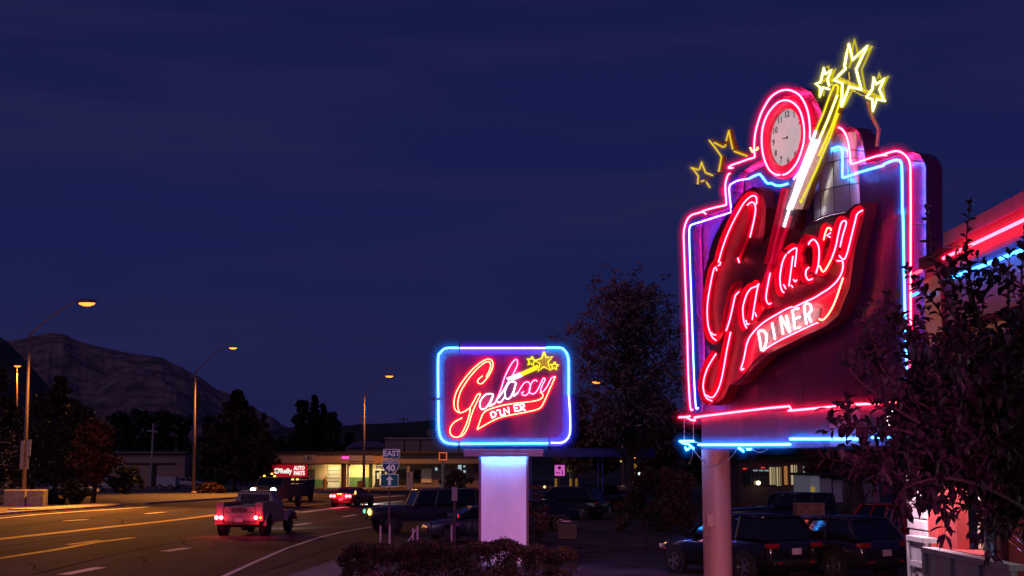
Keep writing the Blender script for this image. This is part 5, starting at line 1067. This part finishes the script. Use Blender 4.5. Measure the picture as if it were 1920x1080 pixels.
for sg in (1, -1):
    P = [(-1.75+.56*math.cos(a), .45+.56*math.sin(a)) for a in [math.pi*k/12 for k in range(13)]]; m = MB(); vs = []
    for x, z in P: vs += [(x, sg*.99, z), (x, sg*1.10, z-.015), (x, sg*1.115, z-.08)]
    m.add(vs, [(3*i+j, 3*i+3+j, 3*i+4+j, 3*i+1+j) for i in range(12) for j in range(2)]); f_ = ob('rear_fender', m, beige, o, local=True, smooth=True); s_ = f_.modifiers.new('s', 'SOLIDIFY'); s_.thickness = .03
    m = MB(); m.lathe([(.50,-.01),(.50,.01)], Matrix.Translation((-1.75, sg*1.022, .46)) @ RX, 24); ob('wheel_arch', m, blackp, o, local=True)
    m = MB(); m.tube([(-2.5, sg*.67, 1.26), (-.6, sg*.67, 1.26)], .025, 6); ob('bed_rail', m, dark, o, local=True)
m = MB(); m.box((-.515, -.62, 1.30), (-.49, .62, 1.70)); ob('rear_window', m, mat('truck_glass'), o, local=True)
for sg in (1, -1):
    for dy in (.0, -.20):
        if sg == -1 and dy == 0: mt = emis('turn_light_lit', (1,.35,.05), 5); rr = .045
        else: mt = tl_on; rr = .085
        y = sg*(.96+dy) if sg > 0 else -(.94+dy)
        m = MB(); m.lathe([(rr,0),(rr,.03),(rr*.4,.05)], Matrix.Translation((-2.545, y, .78)) @ Matrix.Rotation(R(-90), 4, 'Y'), 16); ob('tail_light', m, mt, o, local=True, smooth=True)
    m = MB(); cy = sg*.86; m.box((-2.543, cy-.18, .68), (-2.533, cy+.18, .88)); ob('tail_light_housing', m, redpaint, o, local=True)
m = MB(); m.box((-2.552,-.16,.60), (-2.54,.16,.75)); ob('licence_plate', m, plateM, o, local=True)
m = MB(); m.box((-2.62,-.9,.48), (-2.5,.9,.60)); ob('bumper', m, mat('bumper_red', (.12,.03,.04), .6), o, local=True, bevel=.02)
m = MB(); m.tube([(-1.75,-.8,.4), (-1.75,.8,.4)], .06, 8); m.lathe([(.16,-.12),(.2,0),(.16,.12)], Matrix.Translation((-1.75,0,.4)) @ RX, 12); m.box((-2.4,.3,.45), (1.5,.38,.55)); m.box((-2.4,-.38,.45), (1.5,-.3,.55)); ob('axle', m, dark, o, local=True)
l = bpy.data.lights.new('tail_glow', 'POINT'); l.energy = 30; l.color = (1,.03,.06); l.shadow_soft_size = .2
for sg in (1, -1): lo = bpy.data.objects.new('tail_glow', l); C.objects.link(lo); lo.parent = o; lo.location = (-2.8, .88*sg, .7)
def headl(o, x, z, w_, e, col=(1,.95,.85)):
    l = bpy.data.lights.new('headlight_beam', 'SPOT'); l.energy = e; l.color = col; l.spot_size = R(70); l.spot_blend = .7; l.shadow_soft_size = .1
    for sg in (1, -1):
        lo = bpy.data.objects.new('headlight_beam', l); C.objects.link(lo); lo.parent = o; lo.location = (x, sg*w_, z); lo.rotation_euler = (0, R(-82), 0)
headl(o, 2.5, .8, .5, 300)
# red sports car far ahead
p = gnd(655, 951); fx = [(-2.3,.38,.92,.74),(-2.25,.3,1.0,.88),(-1.2,.24,1.0,.92),(0,.22,.96,.92),(1,.24,.92,.9),(1.9,.28,.8,.82),(2.3,.4,.6,.64)]
o = car('red_coupe', 'red coupe with four lit tail lights, farther down the road', p.x, p.y+2, R(76), fx, (-1.7, .9, -.9, .1, .96, .82, .60), 1.36, mat('red_coupe_paint', (.35,.012,.03), .3, coat=.8), (-1.4, 1.4), .34, lights=[('headlight', (2.15,.6,.66), (.1,.14,.05), dark)], plate=(-2.36, .55))
for y in (.74, .50, -.42, -.66): m = MB(); m.lathe([(.095,0),(.095,.03),(.04,.05)], Matrix.Translation((-2.33, y, .78)) @ Matrix.Rotation(R(-90), 4, 'Y'), 14); ob('tail_light', m, tl_on, o, local=True, smooth=True)
m = MB(); m.box((-2.345,-.06,.88), (-2.325,.30,.96)); ob('brake_bar', m, emis('amber_bar', (1,.45,.10), 3.2), o, local=True, bevel=.008)
m = MB(); m.box((-2.0,-.95,.9), (-1.88,-.88,1.12)); ob('side_lamp', m, emis('amber_bar', (1,.45,.10), 3.2), o, local=True)
l = bpy.data.lights.new('tail_glow', 'POINT'); l.energy = 80; l.color = (1,.03,.06); l.shadow_soft_size = .3; lo = bpy.data.objects.new('tail_glow', l); C.objects.link(lo); lo.parent = o; lo.location = (-2.9, 0, .8)
headl(o, 2.4, .7, .55, 1500)
# oncoming truck: white headlights, amber cab lights
p = gnd(517, 949); o = thing('oncoming_truck', 'dark oncoming truck with white headlights and amber roof lamps above the pickup cab', 'truck', (p.x, 92, 0), R(-98)); dk = mat('truck_dark_paint', (.022,.022,.028), .5, coat=.2)
m = MB(); loft(m, sharp([(0,.5,1.35,1.0),(-1.3,.5,1.45,1.02)])); ob('hood', m, dk, o, local=True, bevel=.06)
m = MB(); m.box((-3.0,-1.02,.6), (-1.32,1.02,1.5)); m.prism([(-1.32,-1.0,1.5),(-1.7,-1.0,2.1),(-3.0,-1.0,2.1),(-3.0,-1.0,1.5)], (0,2.0,0)); ob('cab', m, dk, o, local=True, bevel=.04)
m = MB(); m.add([(-1.31,-.85,1.55),(-1.31,.85,1.55),(-1.61,.80,2.0),(-1.61,-.80,2.0)], [(0,1,2,3)]); ob('windscreen', m, glassM, o, local=True)
m = MB(); m.box((-6.4,-.98,.7), (-3.1,.98,1.6)); ob('load_bed', m, dk, o, local=True, bevel=.04)
for x in (-.7, -5.2):
    for sg in (1, -1): wheel(o, x, sg*.88, .42, .28)
for sg in (1, -1): m = MB(); m.lathe([(.21,0),(.2,.05),(.1,.09)], Matrix.Translation((0, sg*.72, 1.2)) @ Matrix.Rotation(R(90), 4, 'Y'), 16); m.lathe([(.13,0),(.12,.05),(.05,.08)], Matrix.Translation((0, sg*.80, .88)) @ Matrix.Rotation(R(90), 4, 'Y'), 14); ob('headlight', m, emis('headlight_lit', (.55,.92,1), 14), o, local=True, bevel=.02)
for y, z in ((-.55,2.2),(0,2.34),(.2,2.18)): m = MB(); m.lathe([(.08,0),(.06,.08),(.02,.1)], Matrix.Translation((-1.8, y, z-.06)), 10); ob('roof_lamp', m, emis('roof_amber', (1,.55,.06), 4.5), o, local=True)
m = MB(); m.box((-.02,-.45,.75), (.03,.45,1.25)); ob('grille', m, blackp, o, local=True); m = MB(); m.box((.0,-1.0,.5), (.12,1.0,.7)); ob('bumper', m, dark, o, local=True, bevel=.02)
headl(o, .3, 1.1, .7, 260, (.75,.92,1))
p = at(535, 925, 108); o = thing('oncoming_van', 'dark vehicle trailing the oncoming truck, amber lamps along its roof', 'van', (p.x, 108, 0), R(-100))
m = MB(); loft(m, sharp([(0,.45,1.1,.9),(-.9,.4,1.25,.98),(-1.3,.4,1.7,.98),(-4.2,.4,1.75,.98)])); ob('body', m, dk, o, local=True, bevel=.08)
m = MB(); m.add([(-.86,-.8,1.3),(-.86,.8,1.3),(-1.22,.76,1.62),(-1.22,-.76,1.62)], [(0,1,2,3)]); ob('windscreen', m, glassM, o, local=True)
for x in (-.8, -3.7):
    for sg in (1, -1): wheel(o, x, sg*.88, .38, .26)
for y in (-.7,-.3,.1,.5): m = MB(); m.lathe([(.09,0),(.06,.1)], Matrix.Translation((-1.4, y, 1.72)), 10); ob('roof_lamp', m, emis('roof_amber', (1,.55,.06), 4.5), o, local=True)
for sg in (1, -1): m = MB(); m.box((0, sg*.7-.12, .75), (.05, sg*.7+.12, .92)); ob('headlight', m, emis('headlight_amber', (1,.35,.05), 3), o, local=True, bevel=.02)
# ================================================================== DINER
DX = 5.3
DN = thing('diner', 'diner front with pink fascia and red and blue neon along its eaves', 'building', (DX, 12, 0))
pinkw = mat('diner_wall_pink', (.50,.05,.18), .5, nz=.15); redw = mat('diner_red_boards', (.42,.05,.05), .65, nz=.3, nscale=4, stretch=(1,1,.3), bump=.2); cream = mat('diner_cream', (.66,.60,.46), .7)
brickw = mat('white_brick', (.66,.58,.60), .8, nz=.12, nscale=8, bump=.3); greyp = mat('grey_boards', (.38,.38,.42), .6, nz=.2, nscale=5)
def bx(name, a, b, mt, par=DN, **k): m = MB(); m.box(a, b); return ob(name, m, mt, par, **k)
bx('roof', (DX-.05,-9,5.62), (DX+9,16.0,5.78), mat('diner_coping', (.42,.08,.30), .5))
bx('fascia', (DX,-9,4.75), (DX+.3,15.85,5.62), pinkw); bx('fascia_ledge', (DX-.12,-9,5.27), (DX-.002,15.75,5.32), pinkw); bx('fascia_lower', (DX-.1,-9,4.62), (DX+.28,15.8,4.748), pinkw)
bx('wall', (DX+.42,-9,3.45), (DX+8,15.85,4.74), mat('diner_wall_magenta', (.60,.03,.10), .6, nz=.2)); bx('wall', (DX+.46,-9,0), (DX+8,15.84,2.1), cream)
bx('corner_panel', (DX+.1,14.4,3.5), (DX+.41,15.9,4.61), redpaint)
bx('wing', (DX-.05,16.0,2.9), (DX+6,16.8,5.45), mat('wing_wall', (.40,.08,.16), .7)); bx('wing_roof', (DX-.1,16.0,5.46), (DX+6,16.85,5.6), roofm)
bx('wing_panel', (DX-.10,16.05,4.3), (DX-.052,16.7,5.3), redpaint)
ww = emis('diner_window_light', (1,.86,.70), .75)
for y0 in (14.55, 13.2, 11.9, 10.6, 9.3, 8.0, 6.7):
    wd = bx('window', (DX+.47,y0,2.25), (DX+.50,y0+1.1,3.3), ww); bx('window_frame', (DX+.40,y0-.12,2.12), (DX+.468,y0+1.2,2.22), redw, wd); bx('window_frame', (DX+.40,y0-.12,3.32), (DX+.468,y0+1.2,3.42), redw, wd); bx('mullion', (DX+.41,y0+.5,2.24), (DX+.467,y0+.56,3.31), redw, wd)
bx('soffit', (DX-.02,-9,3.48), (DX+.41,14.38,3.54), cream)
for i in range(4): bx('soffit_light', (DX+.08, 14.0-.85*i, 3.43), (DX+.3, 14.25-.85*i, 3.47), emis('soffit_lamp', (1,.93,.88), 7))
bx('red_boarding', (DX-.04,16.0,0), (DX+.1,17.1,2.78), redw); bx('red_post', (DX-.1,16.55,0), (DX-.042,16.62,2.78), redw)
for k in range(14):
    z = .9+k*.14; bx('brick', (DX-.05-.012*(k % 2),17.12,z), (DX+.15,17.9+.04*(k % 2),z+.128), brickw, bevel=.015)
bx('brick_core', (DX,17.14,0), (DX+.14,17.86,2.86), mat('mortar', (.35,.28,.30), .9))
bx('red_sill', (DX-.12,15.05,1.93), (DX+.3,16.0,2.0), redw); bx('red_post', (DX-.08,14.25,0), (DX+.12,15.0,2.7), redw)
bx('side_window', (DX+.30,15.1,2.02), (DX+.33,15.95,2.7), emis('diner_side_window', (.85,.72,.70), .30)); bx('side_window_frame', (DX+.22,15.42,2.01), (DX+.298,15.52,2.7), redw); bx('side_window_frame', (DX+.2,15.9,2.01), (DX+.296,15.99,2.7), cream)
bx('door', (DX+.2,13.0,0), (DX+.25,14.2,2.7), mat('door_cream', (.60,.60,.50), .5, emit=(.8,.9,.75), es=.12)); bx('door_frame', (DX+.1,14.1,0), (DX+.198,14.22,2.75), mat('alu_frame', (.7,.7,.7), .3, .8)); bx('door_band', (DX+.18,13.0,1.55), (DX+.197,14.09,1.75), redw)
m = MB(); m.tube([(DX-.16, 14.55, 0), (DX-.16, 14.55, 2.45)], .065, 16); ob('downpipe', m, mat('pipe_dark', (.28,.28,.30), .35, .8), DN, smooth=True)
for dz in (0, .09): m = MB(); m.tube([(DX-.05, 14.5, 2.34-dz), (DX-.15, 13.2, 2.10-dz)], .018, 8); ob('handrail', m, mat('chrome', (.75,.75,.75), .12, 1), DN, smooth=True)
nt_ = lambda pts, c, r=.026, **k: neon(pts, c, DN, r, smooth=False, **{'st': .55, **k})
nt_([(DX-.16, 15.7, 5.43), (DX-.16, 11.5, 5.43)], 'red', name='eaves_tube', sl=.9); nt_([(DX-.16, 11.4, 5.43), (DX-.16, 2, 5.43)], 'red', name='eaves_tube', sl=.9)
nt_([(DX-.16, 15.6, 5.16), (DX-.16, 12.5, 5.13)], 'cyan', name='eaves_tube', sl=.9); nt_([(DX-.16, 12.4, 5.13), (DX-.16, 2, 5.13)], 'cyan', name='eaves_tube', sl=.9)
nt_([(DX-.22, 16.75, 5.38), (DX-.22, 16.4, 5.38)], 'red', name='eaves_tube', st=.2); nt_([(DX-.22, 16.85, 5.12), (DX-.22, 16.55, 5.12)], 'cyan', name='eaves_tube', st=.2)
bx('light_blocker', (3.85,1,2.7), (DX-.01,4.2,6.6), pinkw); bx('blocker_post', (3.9,1.1,0), (4.05,1.25,2.69), redw); bx('blocker_post', (3.9,3.9,0), (4.05,4.05,2.69), redw)  # unseen box and posts added to shade the near tree and tall sign
for y_ in (16.2,):
    l = bpy.data.lights.new('brick_fill_light', 'AREA'); l.energy = 70; l.color = (1,.66,.74); l.shape = 'RECTANGLE'; l.size = .25; l.size_y = 1.6  # fill light without a fixture, added for the brickwork and boards
    lo = bpy.data.objects.new('brick_fill_light', l); C.objects.link(lo); lo.parent = DN; lo.location = Vector((DX-.35, y_, 3.3))-wloc(DN); lo.rotation_euler = (R(28), R(-20), 0)
l = bpy.data.lights.new('pole_fill_lamp', 'SPOT'); l.energy = 3000; l.color = (1,.30,.30); l.shadow_soft_size = .15; l.spot_size = R(46); l.spot_blend = .8  # spot added to brighten the tall sign's pole
lo = bpy.data.objects.new('pole_fill_lamp', l); C.objects.link(lo); lo.parent = DN; lo.location = Vector((DX-.45, 17.95, 3.35))-wloc(DN); lo.rotation_euler = (R(78), 0, R(0))
m = MB(); m.lathe([(.03,.10),(.09,.02),(.09,-.06),(.03,-.1)], Matrix.Translation((DX-.35, 17.6, 3.5)), 12); m.tube([(DX-.35, 17.6, 3.6), (DX-.35, 17.6, 3.7), (DX+.1, 17.6, 3.7)], .02, 6); ob('pole_fill_lamp', m, emis('pole_fill_lamp_glow', (1,.75,.72), 5), DN)  # fixture added to go with the pole's fill spot
l = bpy.data.lights.new('brick_fill_spot', 'SPOT'); l.energy = 190; l.spot_size = R(80); l.spot_blend = .6; l.color = (1,.62,.80); l.shadow_soft_size = .1  # second fill spot, added to brighten the brick column
lo = bpy.data.objects.new('brick_fill_spot', l); C.objects.link(lo); lo.parent = DN; lo.location = Vector((DX-.9, 17.0, 3.35))-wloc(DN); lo.rotation_euler = (0, R(-38), 0)
bx('pole_fill_lamp_wall', (DX+.02,16.86,2.87), (DX+.14,17.85,3.9), mat('wing_wall'), DN)
# unseen tower and tubes added behind the camera to carry pink fill lights
bx('fill_light_tower', (DX-.3,-16,0), (DX+5,-9.05,7.6), pinkw)
for z_ in (7.2, 6.9, 6.6): nt_([(DX-.45, -15.6, z_), (DX-.45, -9.4, z_), (DX+2.5, -8.9, z_)], 'pink', r=.03, name='added_tower_tube')
for y_ in (-14.5, -10.5):
    l = bpy.data.lights.new('pink_fill_light', 'POINT'); l.energy = 9000; l.color = (1, .15, .66); l.shadow_soft_size = 1.0; l.specular_factor = 0  # pink fill lights added for the hedge, lot and pylon
    lo = bpy.data.objects.new('pink_fill_light', l); C.objects.link(lo); lo.parent = DN; lo.location = Vector((DX-1.2, y_, 7.0))-wloc(DN); lo.visible_glossy = False
# the grey panelled patio boxes
def pbox(label, y0, y1, x, zt):
    o = thing('patio_barrier', label, 'barrier', (x, (y0+y1)/2, 0)); bx('panel', (x, y0, .3), (x+.05, y1, zt-.05), greyp, o); bx('top_rail', (x-.04, y0-.03, zt-.05), (x+.12, y1+.03, zt+.01), greyp, o)
    n_ = max(1, round((y1-y0)/.8))
    for i in range(n_+1): y = y0+(y1-y0)*i/n_; bx('stile', (x-.03, y-.05, 0), (x-.002, y+.05, zt-.052), greyp, o)
    bx('mid_rail', (x-.025, y0+.051, zt-.36), (x-.001, y1-.051, zt-.29), greyp, o); bx('latch', (x-.05, y1-.30, zt-.44), (x-.026, y1-.18, zt-.37), dark, o)
    return o
pbox('long grey panelled patio barrier in front of the red boarding', 13.2, 15.95, 4.86, 2.02)
pbox('short grey panelled patio barrier below the white brick column', 16.4, 17.1, 5.02, 2.10)

# ================================================================== NEAR TREE (leafy branches in front of the diner)
r_ = random.Random(11)
NT = thing('branchy_tree', 'leafy young tree with upright shoots in front of the diner', 'tree', (4.95, 11.6, 0))
limbs = [
 [(1990,1000,11.6),(1930,860,11.7),(1840,700,11.8),(1775,560,11.9),(1748,470,12.0),(1738,398,12.0)],
 [(1990,1000,11.6),(1940,820,11.8),(1860,680,12),(1826,560,12.1),(1812,470,12.2),(1818,388,12.2)],
 [(1960,960,11.6),(1880,860,11.5),(1790,760,11.4),(1720,690,11.3),(1690,600,11.3),(1672,500,11.4)][:5],
 [(1990,1000,11.6),(1920,900,11.2),(1800,800,11.0),(1700,740,11.0),(1648,680,11.0),(1640,605,11.0)],
 [(1920,900,11.2),(1800,830,11.0),(1700,780,10.9),(1630,730,10.9),(1590,690,10.9),(1578,655,10.9)],
 [(1920,900,11.2),(1800,850,11.0),(1700,810,10.9),(1640,800,10.9),(1600,800,10.9),(1568,790,10.8)],
 [(1920,900,11.2),(1820,870,10.9),(1740,850,10.8),(1680,850,10.8),(1650,880,10.8),(1640,915,10.8)],
 [(1990,1000,11.6),(1880,930,11.0),(1800,900,10.8),(1740,900,10.7),(1690,920,10.7),(1680,950,10.7)],
 [(1990,1000,11.6),(1905,950,11.3),(1870,900,11.2),(1800,880,11.2),(1770,910,11.1),(1745,930,11.1)],
 [(1990,1000,11.6),(1930,965,11.2),(1890,930,11.1),(1850,930,11.0),(1835,960,11.0),(1832,990,11.0)],
 [(1990,1000,11.6),(1950,880,11.5),(1915,740,11.5),(1895,620,11.6),(1890,540,11.7),(1893,480,11.7)],
 [(1990,1000,11.6),(1970,850,11.4),(1935,700,11.4),(1920,600,11.4),(1915,520,11.4),(1925,440,11.4)],
 [(1990,1000,11.6),(1940,840,11.9),(1860,740,12.1),(1790,650,12.2),(1760,580,12.3),(1722,540,12.3)],
 [(1990,1000,11.6),(1930,880,12.2),(1840,800,12.5),(1760,740,12.6),(1720,700,12.7),(1700,640,12.7)],
 [(1990,1000,11.6),(1950,900,11.9),(1900,800,12.2),(1850,700,12.3),(1840,620,12.4),(1845,560,12.4)],
 [(1990,1000,11.6),(1930,930,11.6),(1880,860,11.7),(1840,800,11.8),(1780,760,11.8),(1740,770,11.8)],
 [(1990,1000,11.6),(1950,980,11.5),(1905,985,11.4),(1890,960,11.4),(1870,950,11.4),(1868,985,11.4)],
]
bm_ = MB(); lv = MB()
def leaf(p, d, up, L, W):
    d = d.normalized(); s_ = d.cross(up); s_ = s_.normalized() if s_.length > 1e-4 else d.orthogonal().normalized(); n_ = s_.cross(d).normalized()
    dr = Vector((0,0,-1))*L*.22
    a = p+d*L*.12; b = p+d*L*.42+n_*.0; c = p+d*L*.78+dr*.5; t = p+d*L+dr
    k = len(lv.v); f1 = n_*W*.22
    lv.v += [tuple(q) for q in (p, b+s_*W/2+f1, c+s_*W*.36+f1, t, c-s_*W*.36+f1, b-s_*W/2+f1, b, c)]
    lv.f += [(k,k+6,k+1),(k+6,k+7,k+2,k+1),(k+7,k+3,k+2),(k,k+5,k+6),(k+5,k+4,k+7,k+6),(k+4,k+3,k+7)]; lv.m += [0]*6
def dress(P, dens, L, start=0.0):
    tot = sum((P[i+1]-P[i]).length for i in range(len(P)-1)); step = 1/dens; s0 = 0; nxt = start*tot; k = 0
    for i in range(len(P)-1):
        seg = P[i+1]-P[i]; l_ = seg.length
        while nxt < s0+l_:
            q = P[i]+seg*((nxt-s0)/l_); t = seg.normalized(); side = t.cross(Vector((math.cos(k*2.4), math.sin(k*2.4), .2))).normalized()
            d = t*.45+side*.9+Vector((0,0,.15)); f = 1-(nxt/tot)*.25
            leaf(q, d, Vector((0,0,1))+Vector((r_.uniform(-.6,.6), r_.uniform(-.6,.6), 0)), L*f*r_.uniform(.7,1.2), L*f*r_.uniform(.42,.62)); k += 1; nxt += step*r_.uniform(.7,1.3)
        s0 += l_
    for j in range(4): leaf(P[-1], (P[-1]-P[-2]).normalized()+Vector((r_.uniform(-.8,.8), r_.uniform(-.8,.8), r_.uniform(0,.5))), Vector((0,0,1)), L*.8, L*.32)
for li, lb in enumerate(limbs):
    P = smooth_path([at(x, y, Y) for x, y, Y in lb]); bm_.tube(P, .022, 6, r1=.004); dress(P, 26, .145, .35)
    n_tw = 15 if li not in (0, 1, 10, 11, 12, 3, 4, 5) else 6
    for k in range(n_tw):
        i = int(len(P)*r_.uniform(.18, .70 if li in (0,1) else .92)); q = P[i]
        d = Vector((r_.uniform(-1,.7), r_.uniform(-.7,.7), r_.uniform(-.3,1.0))).normalized(); L_ = r_.uniform(.18, .55)
        tw = smooth_path([q, q+d*L_*.5+Vector((0,0,.03)), q+d*L_+Vector((0,0,.10*r_.uniform(-1,1)))]); bm_.tube(tw, .006, 4, r1=.002); dress(tw, 30, .145, .1)
# inner mass of the crown
reg = [(1700,740),(1760,690),(1850,655),(1910,610),(1960,580),(1960,930),(1880,930),(1760,880),(1680,840)]
def inside(x, y, pg):
    c = False; j = len(pg)-1
    for i in range(len(pg)):
        if (pg[i][1] > y) != (pg[j][1] > y) and x < (pg[j][0]-pg[i][0])*(y-pg[i][1])/(pg[j][1]-pg[i][1])+pg[i][0]: c = not c
        j = i
    return c
k = 0
while k < 450:
    x, y = r_.uniform(1650,1990), r_.uniform(560,960)
    if not inside(x, y, reg): continue
    q = at(x, y, r_.uniform(10.9, 13.0)); d = Vector((r_.uniform(-1,1), r_.uniform(-1,1), r_.uniform(-.5,1))).normalized(); L_ = r_.uniform(.15, .4)
    tw = [q, q+d*L_*.5, q+d*L_]; bm_.tube(tw, .005, 4, r1=.002); dress(tw, 30, .148, 0); k += 1
tp = smooth_path([Vector((4.95,11.6,0)), Vector((4.9,11.6,1.2)), at(1990,1000,11.6)]); bm_.tube(tp, .07, 10, r1=.035)
ob('trunk', bm_, mat('twig_bark', (.06,.035,.035), .8), NT)
lm_ = mat('near_leaf', (.046,.024,.030), .42, nz=.4, nscale=9, coat=.1, col2=(.012,.009,.011))
ob('crown', lv, lm_, NT)
